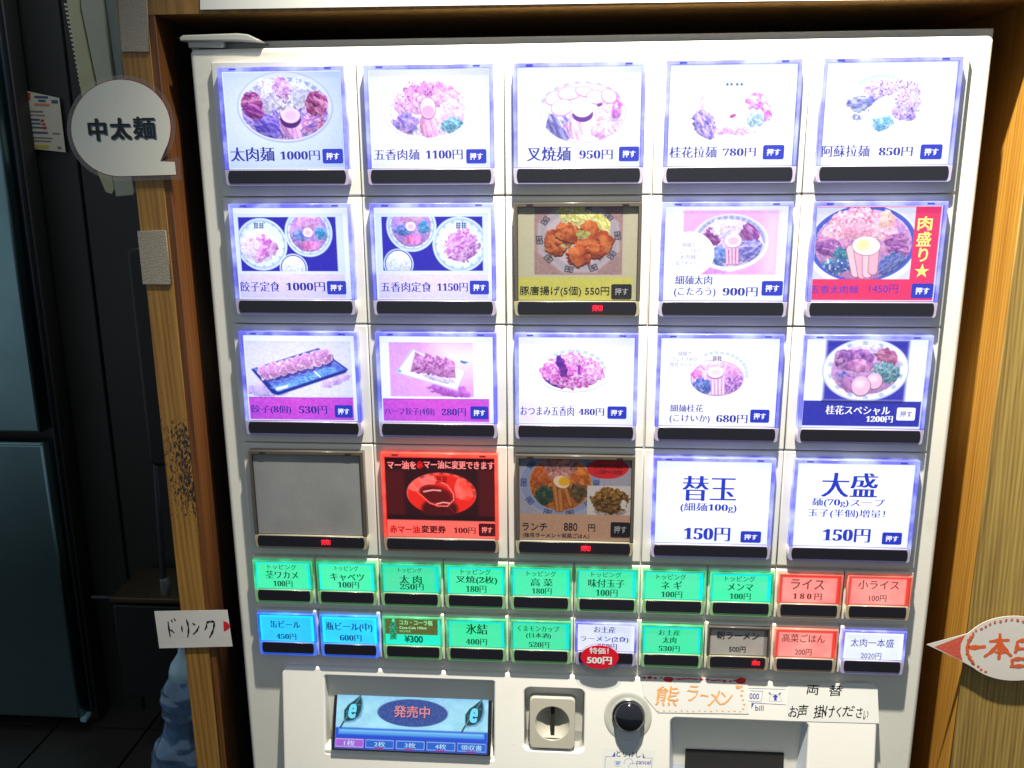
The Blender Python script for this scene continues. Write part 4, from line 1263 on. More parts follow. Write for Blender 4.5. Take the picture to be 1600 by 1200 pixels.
# ------------------------------------------------------------------ payment panel below the buttons
zs = lambda Y: slope_z(Y)
zsv = lambda X, Y: -(Y - 461) * .15 + .4
disp = rrect(52, 465.4, 188, 529, 1.5)
coin = rrect(212, 469.6, 259, 519.5, 4.5)
bill = rrect(326.5, 489.6, 431.5, 552, 4)
dish = ellp(293.2, 488, 18.2, 19.8)
groove = None


def subdivide(me, n=12):
    return me


pan = plate([rrect(17, 458.6, 483, 640, 7, 6), disp, coin, bill], 0, 9, 1.6, warp=zsv, res=3)
bm = bmesh.new(); bm.from_mesh(pan)
bm.to_mesh(pan); bm.free()
link('payment_panel', pan, cream2, machine)


def well(name, x0, y0, x1, y1, depth, mt, taper=3.0, r=3, parent=machine):
    """Recess behind an opening of the sloped panel: four side walls and a back."""
    A = rrect(x0 - .2, y0 - .2, x1 + .2, y1 + .2, r); B = rrect(x0 + taper, y0 + taper, x1 - taper, y1 - taper * .5, max(r - 1, .5))
    vs = [(x, y, zs(y) + 2) for x, y in A] + [(x, y, zs(y) + depth) for x, y in B]
    n = len(A); fs = [(i, n + i, n + (i + 1) % n, (i + 1) % n) for i in range(n)] + [tuple(range(n, 2 * n))[::-1]]
    return link(name, from_py(vs, fs), mt, parent)


# display
greyp = mat('display_recess_plastic', (.66, .65, .62), .4)
dsp = well('display', 52, 465.4, 188, 529, 13, greyp, 1.0, 1.5)
dz = lambda Y: 8.5 - (Y - 478) * (21 / 46)
zz = lambda X, Y: 8.5 - (Y - 478) * (21 / 46)
link('bezel', plate([rrect(57.5, 477.6, 185.6, 524, 1)], 0, 3, .4, warp=zz), mat('gloss_black', (.01, .01, .014), .15), dsp)
# the picture on the screen, drawn flat then leaned like the glass
sc = Canvas(60, 480, 182.8, 522.5, 0, 230, 110, 'a8dcf8', None, .01)
sx0, sy0, sw, sh = 60, 480, 122.8, 42.5


class SC:      # screen pixels in fractions of the glass
    pass


def sp(u, v): return sx0 + u * sw, sy0 + v * sh


sc.p = lambda x, y: sp(x, y)
sc.k = lambda: 1.0
X_, Y_ = sc.X, sc.Y
v_ = ((Y_ - sy0) / sh)[..., None]
top = sc.c('7cbcf0') * (1 - np.clip(v_ / .25, 0, 1)) + sc.c('a4e4fc') * np.clip(v_ / .25, 0, 1)
sc.a = top + (fbm(X_ * .12, Y_ * .2)[..., None] - .5) * .12
sc.blob(.36, .28, 9, 6, '84b8e4', '98c8ee', seed=2, alpha=.5); sc.blob(.68, .3, 8, 8, '88bce6', 'a0d0f0', seed=3, alpha=.5)
sc.ell(.505, .38, 28.5, 9.6, '34509c', soft=.5)
nz = fbm(X_ * 1.6, Y_ * 3.0, 3)
e_ = np.sqrt(((X_ - sp(.505, .38)[0]) / 28) ** 2 + ((Y_ - sp(.505, .38)[1]) / 9.3) ** 2) < 1
sc.a[e_] += ((nz[e_] - .5) * .32)[:, None] * np.array([1, 1, .6])
sc.rectf(0, .655, 1, .84, '1a4cd8', soft=1.2); sc.rectf(.02, .675, .98, .76, '58a8f0', soft=1.6); sc.rectf(.03, .69, .97, .71, '8cd0fc', soft=1.2)
sc.rectf(0, .83, 1, 1, '1428b8', soft=.8)
for i, cc in enumerate(('a860d8', '1c64d0', '1c64d0', '1c64d0', '1c64d0')):
    u0 = .004 + i * .2; u1 = u0 + .188
    sc.rectf(u0, .835, u1, .975, 'a0c8f4' if i else 'e8c8f8', soft=.4); sc.rectf(u0 + .004, .848, u1 - .004, .962, cc, soft=.4)
    if i: sc.rectf(u0 + .06, .965, u1 - .07, .985, 'c02860', soft=.6)
for lx in (.105, .905):                       # leaf with a letter e
    q = lambda x, y: (lx + x / 123, .375 + y / 42.5)
    sc.polyf([q(x + 1.2, y + 1.2) for x, y in ((-7, 7.5), (-6.5, 0), (-2, -5), (7, -10), (7.8, -3), (6, 3), (1, 6.5))], '5080b8', soft=1.4, alpha=.7)
    sc.polyf([q(*p) for p in ((-6.4, 7.2), (-6.6, 0), (-3.5, -4), (1, -7), (6.6, -11.2), (7.6, -5), (7, 0), (5, 4), (1, 6.6), (-3, 7.4))], '0c3c48', soft=.5)
    sc.line([q(-9, 12), q(-6.4, 7.8)], 1.2, '0c3040'); sc.line([q(-6, 7), q(6.2, -10)], .45, '98dce8', .8)
    sc.line([q(2.8, -4), q(6.4, -4.2)], .35, '88c8d8', .8); sc.line([q(-4, 4), q(-4.4, 0)], .35, '88c8d8', .8)
scr = sc.build('screen', screen_m, dsp)
me = scr.data
co = np.empty(len(me.vertices) * 3, 'f'); me.vertices.foreach_get('co', co); co = co.reshape(-1, 3)
co[:, 1] = (8.5 - (-co[:, 2] * 1000 - 478) * (21 / 46) - .25) / 1000
me.vertices.foreach_set('co', co.ravel()); me.update()
L = Letters()
sg = lambda n_, h_: ink(n_, h_, .9, .02)
dl = lambda Y: dz(Y) - .5
L.add('発売中', *sp(.385, .27), *sp(.625, .47), .1, sg('glow_navy_shadow', '1c2470'), 'black', zf=dl)
L.add('発売中', *sp(.382, .26), *sp(.620, .455), -.05, sg('glow_salmon', 'd88890'), 'bold', zf=dl)
for lx in (.105, .905):
    L.add('e', *sp(lx - .024, .26), *sp(lx + .028, .50), -.05, sg('glow_sky', '70e0ff'), 'black', zf=dl, skew=-.15)
for i, t_ in enumerate(('1枚', '2枚', '3枚', '4枚', '領収書')):
    cx = .098 + i * .2; hw = .036 if i < 4 else .068
    L.add(t_, *sp(cx - hw, .86), *sp(cx + hw, .945), -.05, sg('glow_pale', 'b8e4fc'), 'sans', zf=dl)
L.build('screen_lettering', dsp)
link('lower_lip', plate([rrect(49, 524.5, 187, 545, 3)], -9.5, 4, 2.2), cream2, dsp)

# coin slot
cslot = well('coin_slot', 212, 469.6, 259, 519.5, 12, mat('coin_recess', (.33, .33, .31), .5), 1.5, 4.5)
cz = lambda X, Y: -(Y - 477) * .19 - 1.2
cp = plate([rrect(216.2, 477.2, 252, 517.6, 4), ellp(234.2, 497.5, 13.2, 13)], 0, 7, .8, warp=cz)
link('coin_guide', cp, mat('coin_guide_plastic', (.44, .42, .35), .35), cslot)
vs, fs = [], []
n = 40
for k, (r_, zz_) in enumerate(((13.4, 0), (11.5, 3.2), (7, 7.0), (2.2, 9.6))):
    for i in range(n):
        t = 2 * math.pi * i / n
        X = 234.2 + r_ * math.cos(t) * (1 if k < 3 else .8); Y = 497.5 + r_ * math.sin(t) * (1 if k < 2 else 1.35)
        vs.append((X, Y, cz(0, Y) + zz_ + .4))
for k in range(3):
    for i in range(n): fs.append((k * n + i, k * n + (i + 1) % n, (k + 1) * n + (i + 1) % n, (k + 1) * n + i))
fs.append(tuple(range(3 * n, 4 * n)))
link('coin_funnel', from_py(vs, fs, True), mat('coin_guide_plastic'), cslot)
link('slit', plate([rrect(232.7, 486.2, 235.9, 508.8, .5)], 1.2, 5, 0, warp=lambda X, Y: -(Y - 497) * .19 - 3), mat('slit_black', (.008, .008, .008), .8), cslot)
link('coin_ledge', plate([rrect(223, 508.4, 245.6, 509.6, .4)], 0, 2.5, .3, warp=lambda X, Y: -(Y - 477) * .19 - .9), mat('coin_guide_plastic'), cslot)

# return lever: round knob in a shallow dish with a thumb groove below
dm = mat('dish_plastic', (.52, .52, .47), .45, noise=.1, nscale=60)
lev = link('return_lever', lathe_front(293.2, 489.5, [(18.6, -.15), (17.6, -.55), (15.5, -.2), (12, -.06), (0, -.05)], 56, 1, 1.07, zs), dm, machine)
gr = lathe_front(293.6, 503, [(9.4, -.35), (8.2, -.75), (5, -.5), (0, -.45)], 40, 1, 1.75, zs)
link('thumb_groove', gr, mat('groove_plastic', (.60, .64, .66), .35), lev)
kb = [(11.4, 2), (11.6, -3.5), (11.9, -4.6), (11.6, -5.6), (10.6, -7.4), (8.2, -9.2), (4.8, -10.3), (1.8, -10.7), (0.0, -10.75)]
link('collar', lathe_front(293.6, 487.6, [(11.6, 1), (12.5, -.2), (12.9, -1.6), (12.4, -2.4), (11.6, -1.8), (11.4, 1)], 56, 1, 1, zs), mat('bright_collar', (.6, .6, .58), .2, metal=1), lev)
link('knob', lathe_front(294.2, 487.2, kb, 56, 1, 1, zs), mat('glossy_black_plastic', (.008, .009, .014), .08, coat=.5), lev)

# bill slot
bs = well('bill_slot', 326.5, 489.6, 431.5, 552, 16, mat('bill_recess_grey', (.50, .54, .60), .4), 4.5, 4)
link('slot_mouth', plate([rrect(340, 522.5, 417, 560, 1)], 8.2, 12, .3, warp=lambda X, Y: -(Y - 524) * .15 - 4), mat('slit_black'), bs)

# printing on the panel
PB = mat('panel_print_blue', (.05, .08, .45), .6); PK = mat('panel_print_dark', (.03, .03, .10), .6)
PBL = mat('panel_print_light_blue', (.25, .4, .75), .6)
L = Letters()


def ptext(s, x0, y0, x1, y1, mt, sty='sans', dz_=-.14):
    a = measl(x0, (y0 + y1) / 2); b_ = measl(x1, (y0 + y1) / 2); t_ = measl((x0 + x1) / 2, y0); u_ = measl((x0 + x1) / 2, y1)
    L.add(s, a[0], t_[1], b_[0], u_[1], dz_, mt, sty, zf=zs)


def pline(pts, w, mt, dz_=-.12):
    q = [measl(*p) for p in pts]
    for i in range(len(q) - 1):
        v, f = stroke([q[i], q[i + 1]], w, dz_, zs); L.raw(v, f, mt)


def ppoly(pts, mt, dz_=-.12):
    L.poly([measl(*p) for p in pts], dz_, mt, zs)


# bill instruction print between the papers
pline([(1168, 1075), (1228, 1077)], .3, PB); pline([(1168, 1095), (1189, 1096.5), (1192, 1080), (1172, 1079)], .3, PB)
pline([(1174, 1098), (1228, 1101)], .4, PB)
ppoly([(1174, 1099), (1178, 1099), (1174, 1107)], PB)
ptext('000', 1171, 1083, 1186, 1092, PB); ptext('bill', 1180, 1102, 1193, 1110, PB)
ppoly([(1200.5, 1082), (1204, 1082), (1204, 1086)], PB); ppoly([(1217, 1082.5), (1221, 1082.5), (1217, 1086.5)], PB)
pline([(1203, 1085), (1218, 1085.5)], .25, PB); pline([(1204, 1085), (1201, 1095)], .25, PBL); pline([(1218, 1085.5), (1221, 1095.5)], .25, PBL)
pline([(1201, 1095), (1221, 1095.5)], .25, PBL)
ppoly([(1211.5, 1084.5), (1216, 1089), (1213.5, 1089), (1213.5, 1094), (1209.5, 1094), (1209.5, 1089), (1207, 1089)], PB, -.16)
L.build('bill_print', machine)
L = Letters()
# printed plate for the return lever
ppoly([(943, 1167.5), (1023.5, 1171), (1022, 1215), (940, 1212)], mat('label_white', (.84, .84, .80), .5), -.08)
ptext('とりけし', 963, 1173, 1001, 1183, PK); ptext('cancel', 994, 1187, 1017, 1194, PB)
ppoly([(961, 1174), (961.5, 1182), (956.5, 1182)], PB); ppoly([(1004, 1176), (1007.5, 1184), (1004.5, 1184)], PB)
pline([(945, 1200), (946, 1182), (961, 1182)], .35, PB); pline([(1004, 1184), (1019, 1184.5), (1018, 1202)], .35, PB)
for (cx_, cy_, r_) in ((982, 1192, 7), (989, 1199, 7)):
    pline([(cx_ + r_ * math.cos(t), cy_ + r_ * math.sin(t)) for t in np.linspace(math.pi * .9, math.pi * 2.1, 10)], .35, PB)
pline([(960, 1189), (970, 1189.5), (968, 1197), (962, 1197), (960, 1189)], .4, PBL); ppoly([(962, 1190), (969, 1190), (967, 1195), (963, 1195)], PBL)
L.build('lever_label', machine)

# ================================================================== things stuck on the machine
# red oval price tag
t = thing('price_tag', 'red oval price tag reading 500 yen, taped below the white-lit souvenir button', 'price tag')
cx, cy = meas(937, 1027, -5)
link('film', plate([ellp(cx, cy + 1.8, 17.2, 13.5, 56)], -4.6, -4.4), film2, t)
link('red_card', plate([ellp(cx, cy, 14.6, 10.0, 56)], -5.0, -4.7), mat('tag_red', (.75, .01, .03), .4), t)
L = Letters(); wm = mat('tag_white', (.95, .90, .90), .5)
for s, bx, sty in (('特価！', (921, 1012, 951, 1022), 'bold'), ('500円', (917, 1026, 956, 1038), 'black')):
    put_text(L, s, bx, wm, sty, z=-5.15)
L.build('lettering', t)


def loop_m(pts, z): return [meas(x, y, z) for x, y in pts]


paper_w = mat('white_paper', (.82, .81, .77), .75, noise=.03, nscale=30, bump=.15, bscale=60)
# handwritten change notice
t = thing('handwritten_notice', 'white paper slip with black handwriting stuck at the right end of the payment panel', 'paper notice')
P = [measl(*p) for p in ((1230, 1068), (1352, 1067), (1364, 1068.5), (1371, 1074), (1373.3, 1130), (1229, 1126))]
me = plate([P], -.28, -.12, 0, warp=zsv); link('paper', me, paper_w, t)
L = Letters(); pen = mat('marker_black', (.012, .010, .014), .5)
for s, x0, y0, x1, y1 in (('両', 1260, 1070, 1279, 1085), ('替', 1295, 1070, 1316, 1087), ('お', 1233, 1103, 1246, 1120), ('声', 1246, 1100, 1261, 1122),
                          ('掛', 1272, 1101, 1289, 1122), ('け', 1289, 1102, 1304, 1120), ('く', 1307, 1104, 1314, 1120), ('だ', 1317, 1102, 1334, 1119),
                          ('さ', 1338, 1104, 1347, 1121), ('い', 1349, 1110, 1356, 1124)):
    a = measl(x0, y0); b_ = measl(x1, y1)
    L.add(s, a[0], a[1], b_[0], b_[1], -.4, pen, 'sans', wob=.22, zf=zs, skew=-.12)
L.build('handwriting', t)

# orange noodle sheet
t = thing('noodle_flyer', 'white paper flyer with orange handwritten noodle lettering and red dotted border', 'flyer')
P = [measl(*p) for p in ((1001, 1054), (1168, 1061), (1170, 1115), (1028, 1113), (1006, 1087))]
link('paper', plate([P], -.34, -.2, 0, warp=zsv), paper_w, t)
OR = mat('marker_orange', (.95, .42, .12), .6); RD = mat('marker_red', (.70, .03, .04), .6)
L = Letters()
for s, x0, y0, x1, y1 in (('熊', 1025, 1071, 1060, 1103), ('ラ', 1074, 1070, 1090, 1096), ('ー', 1095, 1085, 1107, 1088), ('メ', 1108, 1078, 1125, 1103),
                          ('ン', 1124, 1080, 1144, 1102)):
    a = measl(x0, y0); b_ = measl(x1, y1)
    L.add(s, a[0], a[1], b_[0], b_[1], -.46, OR, 'sans', wob=.35, zf=zs, skew=-.14)
rr = random.Random(9)
dots = []
for i in range(15):
    x = 1028 + i * 9.2; dots.append(((x, 1110.5 + rr.uniform(-.8, .8)), .8, OR))
for i in range(6): dots.append(((1161 + rr.uniform(-3, 2), 1072 + i * 7), 1.1, OR))
for i in range(17):
    x = 1006 + i * 9; dots.append(((x, 1058 + i * .35 + rr.uniform(-1, 1)), 1.5, RD))
for (x, y), r_, mt_ in dots:
    a = measl(x, y); g1, g2 = (rr.uniform(.7, 2.4), rr.uniform(.35, .8)) if r_ > 1.2 else (1.1, .7); L.poly([(a[0] + r_ * g1 * rr.uniform(.7, 1.1) * math.cos(q), a[1] + r_ * g2 * rr.uniform(.6, 1.2) * math.sin(q)) for q in np.linspace(0, 5.6, 9)], -.44 - rr.random() * .03, mt_, zs)
for (x, y), r_, mt_ in (((1158, 1063), 3.4, RD), ((1044, 1061), 3.0, RD), ((1153, 1073), 1.8, OR)):
    a = measl(x, y); L.poly([(a[0] + r_ * 1.3 * math.cos(q) * rr.uniform(.8, 1.1), a[1] + r_ * .8 * math.sin(q) * rr.uniform(.8, 1.1)) for q in np.linspace(0, 5.9, 12)], -.48, mt_, zs)
L.build('lettering', t)

# ================================================================== wooden niche
niche = thing('wooden_niche', 'light timber surround with posts and lintel framing the ticket machine', 'wooden frame')
w_left = wood('pine_left', '7c5424', 'a47c3c', 3.1, dirt=True, bands=300)
w_leftin = wood('cedar_left_inner', '583218', '744820', 7.7, bands=260)
w_right = wood('pine_right', '7a6030', 'b09450', 1.3, bands=420)
w_rightin = wood('cedar_right_inner', '9c6a24', 'c4923c', 5.2, bands=300)
w_lint = wood('lintel_wood', '7c5828', '9c7438', 9.1)
link('post', box(-61.5, -41, -200, 760, 0, 60, .6), w_left, niche, 'pale post on the left with black scuff marks')
link('side_board', box(-40.8, -36, -30.4, 760, .8, 28, .3), w_leftin, niche, 'reddish left side board of the niche')
link('inner_wall', box(-41, -37.5, -30.4, 760, 28.5, 380), mat('niche_dark', (.035, .024, .02), .7), niche)
link('side_board', box(542.3, 546, -200, 760, .5, 380), w_rightin, niche, 'golden right side board of the niche')
link('post', box(542, 601, -200, 760, -1.5, .3, .4), w_right, niche, 'broad pale board on the right')
link('lintel', box(-61, 700, -200, -30.4, .6, 380), w_lint, niche)
link('back_panel', box(-60, 560, -40, 760, 380, 384), mat('niche_dark'), niche)

# ================================================================== patches and paper on the timber
vel = mat('velcro_beige', (.34, .30, .24), .95, noise=.22, nscale=1400, bump=.9, bscale=1500)
for pts, lb in ((((184, -6), (229, -6), (233, 81), (190, 81)), 'grey-beige hook tape patch at the top of the left post'),
                (((214.5, 361), (258.5, 360), (267.5, 444.5), (223, 444.5)), 'grey-beige hook tape patch halfway down the left post')):
    P = loop_m(pts, -1.4)
    tag(link('tape_patch', plate([P], -1.6, -.1, .3), vel), lb, 'tape patch', 'hook tape patches on the left post')

# round speech bubble sign
t = thing('speech_bubble_sign', 'round white laminated speech bubble with thick black characters overlapping the left post', 'sign')
zb = -3.0


def bubble(cx, cy, rx_, ry_, tail):
    pts = []
    for a in range(42, 372, 6):
        r = math.radians(a)
        pts.append((cx + rx_ * math.cos(r), cy + ry_ * math.sin(r)))
    return pts


def bub(gr):
    pts = [(189 + (77.5 + gr) * math.cos(math.radians(a)), 200 + (75.5 + gr) * math.sin(math.radians(a))) for a in range(88, 392, 6)]
    return pts + [(250.5 + gr * .3, 252 - gr * .2), (273 + gr, 253 - gr), (275.5 + gr, 273 + gr), (185, 275.5 + gr)]


link('laminate', plate([loop_m(bub(7.5), zb)], zb + .3, zb + .5), film, t)
link('red_outline', plate([loop_m(bub(1.0), zb)], zb - .02, zb + .12), mat('outline_red', (.35, .05, .04), .5), t)
link('paper', plate([loop_m(bub(-.1), zb)], zb - .2, zb - .08), mat('warm_white_paper', (.82, .80, .70), .55, noise=.04, nscale=15), t)
L = Letters(); bsh = mat('blue_shadow_print', (.10, .16, .26), .6); bk = mat('black_print', (.012, .012, .016), .5)
for s, x0, y0, x1, y1, sk in (('中', 138, 185, 167, 220, 0), ('太', 172, 184, 205, 218, 0), ('麺', 208, 182, 243, 217, 0)):
    for dx, dy, mt_, zq in ((1.8, 2, bsh, -.3), (0, 0, bk, -.45)):
        a = meas(x0 + dx, (y0 + y1) / 2 + dy, zb)[0]; b_ = meas(x1 + dx, (y0 + y1) / 2 + dy, zb)[0]
        c_ = meas((x0 + x1) / 2, y0 + dy, zb)[1]; d_ = meas((x0 + x1) / 2, y1 + dy, zb)[1]
        L.add(s, a, c_, b_, d_, zb + zq, mt_, 'bold' if s == '麺' else 'black')
L.build('lettering', t)

# drinks paper
t = thing('drinks_paper', 'small white paper with handwritten drinks word and red arrow, across the left post', 'paper notice')
zb = -1.6
link('paper', plate([loop_m(((241, 955), (355, 953), (363.5, 1010), (249, 1013)), zb)], zb, zb + .15), mat('thin_paper', (.66, .64, .60), .7, noise=.05, nscale=40, bump=.3, bscale=60), t)
K = 3.75; o = lambda x, y: meas(x / K, 880 + y / K, zb)
ST = [([(985, 340), (990, 385), (998, 432)], 1.5), ([(988, 385), (1008, 395), (1022, 408)], 1.3), ([(1003, 330), (1012, 345)], 1.2), ([(1018, 322), (1030, 338)], 1.2),
      ([(1065, 365), (1067, 385), (1069, 402)], 1.3), ([(1092, 328), (1103, 360), (1106, 400), (1100, 433)], 1.5),
      ([(1128, 350), (1145, 362)], 1.4), ([(1168, 365), (1155, 395), (1132, 416)], 1.4),
      ([(1213, 345), (1210, 375), (1200, 390)], 1.4), ([(1210, 345), (1235, 340), (1256, 340), (1255, 370), (1245, 405), (1228, 434)], 1.6)]
v, f = ribbons([([o(*p) for p in s], w) for s, w in ST], zb - .1)
link('handwriting', from_py(v, f), pen, t)
P = [o(1309, 338), o(1330, 345), o(1352, 368), o(1335, 388), o(1312, 399)]
link('red_arrow', plate([P], zb - .15, zb - .05), mat('arrow_red', (.62, .02, .03), .5), t)

# orange paper bubble on the right board
t = thing('orange_pointer_paper', 'white paper oval with orange characters and a red pointed tail on the right board', 'paper sign')
zb = -7.0
E = [(1585 + 80 * math.cos(math.radians(a)), 1013 + 50.5 * math.sin(math.radians(a))) for a in range(215, 505, 6)]
E = E + [(1497, 1030), (1447.5, 1007), (1512, 990)]
link('paper', plate([loop_m(E, zb)], zb, zb + .35), mat('cool_white_paper', (.70, .66, .61), .7, noise=.03, nscale=25, bump=.5, bscale=25), t)
K = 3.75; o = lambda x, y: meas(1380 + x / K, 880 + y / K, zb)
orm = mat('marker_orange_red', (.72, .12, .03), .55)
v, f = from_tail = ([(*o(*p), zb - .08) for p in ((300, 490), (480, 420), (455, 470), (452, 520), (466, 572))], [(0, 1, 2, 3, 4)])
link('red_tail', from_py(v, f), mat('marker_tail', (.62, .10, .06), .6, noise=.3, nscale=700), t)
ST = [([(482, 492), (540, 494), (602, 488)], 5.0), ([(620, 458), (680, 452), (740, 450)], 4.2), ([(684, 410), (684, 500), (676, 565)], 4.6),
      ([(680, 462), (640, 515), (590, 548)], 4.0), ([(690, 462), (720, 515), (752, 545)], 4.0), ([(655, 520), (700, 520), (715, 520)], 3.6),
      ([(785, 455), (785, 500), (770, 525)], 4.2), ([(785, 455), (830, 450), (860, 452), (858, 500)], 4.0), ([(785, 500), (855, 498)], 3.6),
      ([(755, 560), (757, 605)], 4.2), ([(755, 562), (800, 558), (838, 558), (834, 602)], 4.0), ([(740, 603), (800, 600), (840, 600)], 3.8)]
v, f = ribbons([([o(*p) for p in s], w * .80) for s, w in ST], zb - .1)
v2, f2 = [], []
# dashed border
rr = random.Random(5); DS = []
cxy = (1585, 1013)
for a in range(125, 300, 7):
    t0 = math.radians(a); t1 = math.radians(a + 3.4); rx_, ry_ = 74, 45
    p = lambda q, s_=1: meas(cxy[0] + rx_ * math.cos(q) * s_, cxy[1] + ry_ * math.sin(q) * s_, zb)
    DS.append(([p(t0, 1 + rr.uniform(-.02, .02)), p(t1, 1 + rr.uniform(-.05, .05))], rr.uniform(1.5, 2.6)))
DS.append(([p(math.radians(a)) for a in range(150, 215, 10)], 2.2))
v2, f2 = ribbons(DS, zb - .1 - .3)
off = len(v); v += [(x, y, q + .3) for x, y, q in v2]; f += [tuple(a + off for a in q) for q in f2]
link('handwriting', from_py(v, f), orm, t)

# white poster above the machine
tag(link('poster', plate([loop_m(((312, -70), (1700, -110), (1700, -3.5), (1200, 1.5), (900, 5.5), (600, 10), (313, 15)), -1.0)], -1.2, -.2),
         mat('poster_white', (.80, .80, .76), .5)), 'lower edge of a white poster on the beam above the machine', 'poster')

# ================================================================== kitchen glimpsed on the left
def U3(px, py, z): return (*meas(px, py, z), z)


# fridge
fr = thing('refrigerator', 'stainless steel double-door refrigerator with teal reflections put into the door colour at the left edge', 'refrigerator')
zf_ = 480
steel = mat('fridge_steel', (.22, .36, .39), .30, metal=1.0, noise=.22, nscale=5)  # teal reflection put into the metal's base colour
x1 = meas(52, 600, zf_)[0]
yt = meas(40, -60, zf_)[1]; ym1 = meas(40, 676, zf_)[1]; ym2 = meas(40, 695, zf_)[1]; yb_ = meas(100, 1122, zf_)[1]
up_d = link('door', box(x1 - 340, x1, yt, ym1, zf_, zf_ + 30, 3), steel, fr, 'upper refrigerator door')
lo_d = link('door', box(x1 - 340, x1, ym2, yb_, zf_, zf_ + 30, 3), steel, fr, 'lower refrigerator door')
link('trim', box(x1 - 340, x1 - .5, ym2 - 2.2, ym2 - .3, zf_ - 2, zf_ + 5, .5), mat('pale_trim', (.30, .52, .55), .25, metal=.2), fr)
body = mat('fridge_side', (.020, .018, .017), .5)
link('cabinet', box(x1 - 340, x1 + 9, yt, yb_ + 22, zf_ + 31, zf_ + 62, 2), body, fr)
link('edge_strip', box(x1 + 3, x1 + 6, yt, yb_, zf_ + 22, zf_ + 31, 1), mat('dark_steel', (.04, .045, .06), .3, metal=.4), fr)
link('foot', box(x1 - 3, x1 + 6, yb_ + 1, yb_ + 9, zf_ + 4, zf_ + 20, 1), mat('pale_trim'), fr)

# dark panel wall behind
zw = 545
dwall = mat('dark_laminate', (.017, .017, .015), .42, noise=.2, nscale=6)
wall = thing('dark_wall', 'dark laminate wall of tall panels between refrigerator and post', 'wall')
xa = meas(100, 600, zw)[0]; xb = meas(163, 600, zw)[0]
for i, (a, b_) in enumerate(((xa - 200, xb - 1), (xb + 1, xb + 330))):
    link('wall_panel', box(a, b_, -900, 1100, zw + i * 3, zw + 20 + i * 3, 1.5), dwall, wall)

# price leaflet
t = thing('wall_leaflet', 'small printed price leaflet with red square and yellow corner on the dark wall', 'leaflet')
zl = zw - 6
link('sheet', plate([loop_m(((36, 141), (92, 153), (102.5, 238), (48, 232)), zl)], zl, zl + 1), mat('leaflet_paper', (.62, .55, .44), .6), t)
L = Letters(); K = 4
cols = {n_: mat('leaflet_' + n_, v_, .6) for n_, v_ in (('red', (.5, .04, .02)), ('blue', (.06, .09, .18)), ('grey', (.18, .17, .16)), ('yellow', (.55, .42, .05)), ('orange', (.6, .22, .08)))}
for x0, y0, x1_, y1_, cn in ((160, 578, 190, 625, 'red'), (215, 598, 300, 612, 'blue'), (240, 622, 285, 636, 'blue'), (322, 625, 362, 645, 'blue'),
                             (215, 645, 310, 660, 'orange'), (185, 690, 270, 700, 'grey'), (190, 715, 280, 722, 'grey'), (180, 740, 250, 752, 'blue'),
                             (255, 745, 275, 762, 'red'), (185, 765, 255, 775, 'blue'), (262, 770, 285, 782, 'red'), (190, 790, 270, 800, 'blue'),
                             (270, 790, 292, 806, 'red'), (190, 820, 300, 832, 'blue'), (195, 855, 330, 862, 'grey'), (200, 875, 320, 882, 'grey'),
                             (200, 903, 305, 922, 'yellow'), (360, 915, 385, 930, 'grey'), (170, 655, 184, 672, 'orange'), (330, 830, 375, 838, 'grey')):
    L.poly([meas(x0 / K, y0 / K, zl), meas(x1_ / K, y0 / K + (x1_ - x0) * .01, zl), meas(x1_ / K, y1_ / K + (x1_ - x0) * .01, zl), meas(x0 / K, y1_ / K, zl)], zl - .3 - .01 * len(L.mi), cols[cn])
L.build('print', t)

# beige toothed casing
t = thing('beige_casing', 'beige upright plastic casing with toothed left edge and dark slit behind the post', 'plastic casing')
zc = 260
bp_ = mat('beige_plastic', (.50, .48, .28), .5, noise=.08, nscale=30); bp2 = mat('beige_plastic_grey', (.42, .43, .33), .5, noise=.08, nscale=30)
q = lambda x, y: meas(x / 4, y / 4, zc)
link('left_leaf', plate([[q(405, -100), q(488, -100), q(500, 60), q(590, 500), q(715, 1180), q(700, 1215), q(660, 1200), q(600, 1060), q(500, 540), q(425, 60)]], zc, zc + 12, .5), bp_, t)
link('right_leaf', plate([[q(497, -100), q(625, -100), q(700, 460), q(840, 1195), q(835, 1222), q(722, 1228), q(600, 500), q(508, 60)]], zc, zc + 14, 1.0), bp2, t)
link('side_leaf', plate([[q(632, -100), q(725, -100), q(760, 430), q(845, 1150), q(838, 1190), q(708, 460)]], zc + 3, zc + 16, 1.5), mat('grey_side_plastic', (.20, .23, .21), .5), t)
TE = []
for i in range(19):
    y = 20 + i * 28; x = 405 + 100 * ((y - 20) / 520) - 2
    TE.append(plate([[q(x - 8, y), q(x + 10, y), q(x + 13, y + 13), q(x - 5, y + 13)]], zc + 1, zc + 8))
for k, me in enumerate(TE): link('tooth', me, mat('tooth_pale', (.62, .62, .5), .5), t)

# black tall panel
link_o = tag(link('black_backrest', plate([loop_m(((196, 395), (200, 388), (212, 386), (250, 388), (290, 729), (243, 730), (236, 726), (232, 718)), 330)], 330, 352, 5, res=3),
                  mat('satin_black', (.0045, .0045, .005), .42)), 'tall satin black panel with rounded corners behind the left post', 'panel')

# mop pole standing on the trolley
t = thing('cleaning_pole', 'thin grey pole with a wider socket standing behind the post', 'pole')
zp = 420
gp = mat('grey_pole', (.035, .042, .05), .4)
link('shaft', plate([loop_m(((236, 700), (242.5, 700), (257, 908), (249, 908)), zp)], zp, zp + 8, 3.5, res=4), gp, t)
link('socket', plate([loop_m(((249, 905), (262, 905), (264, 932), (251, 932)), zp)], zp - 2, zp + 9, 4, res=4), mat('pole_socket', (.10, .11, .10), .5), t)

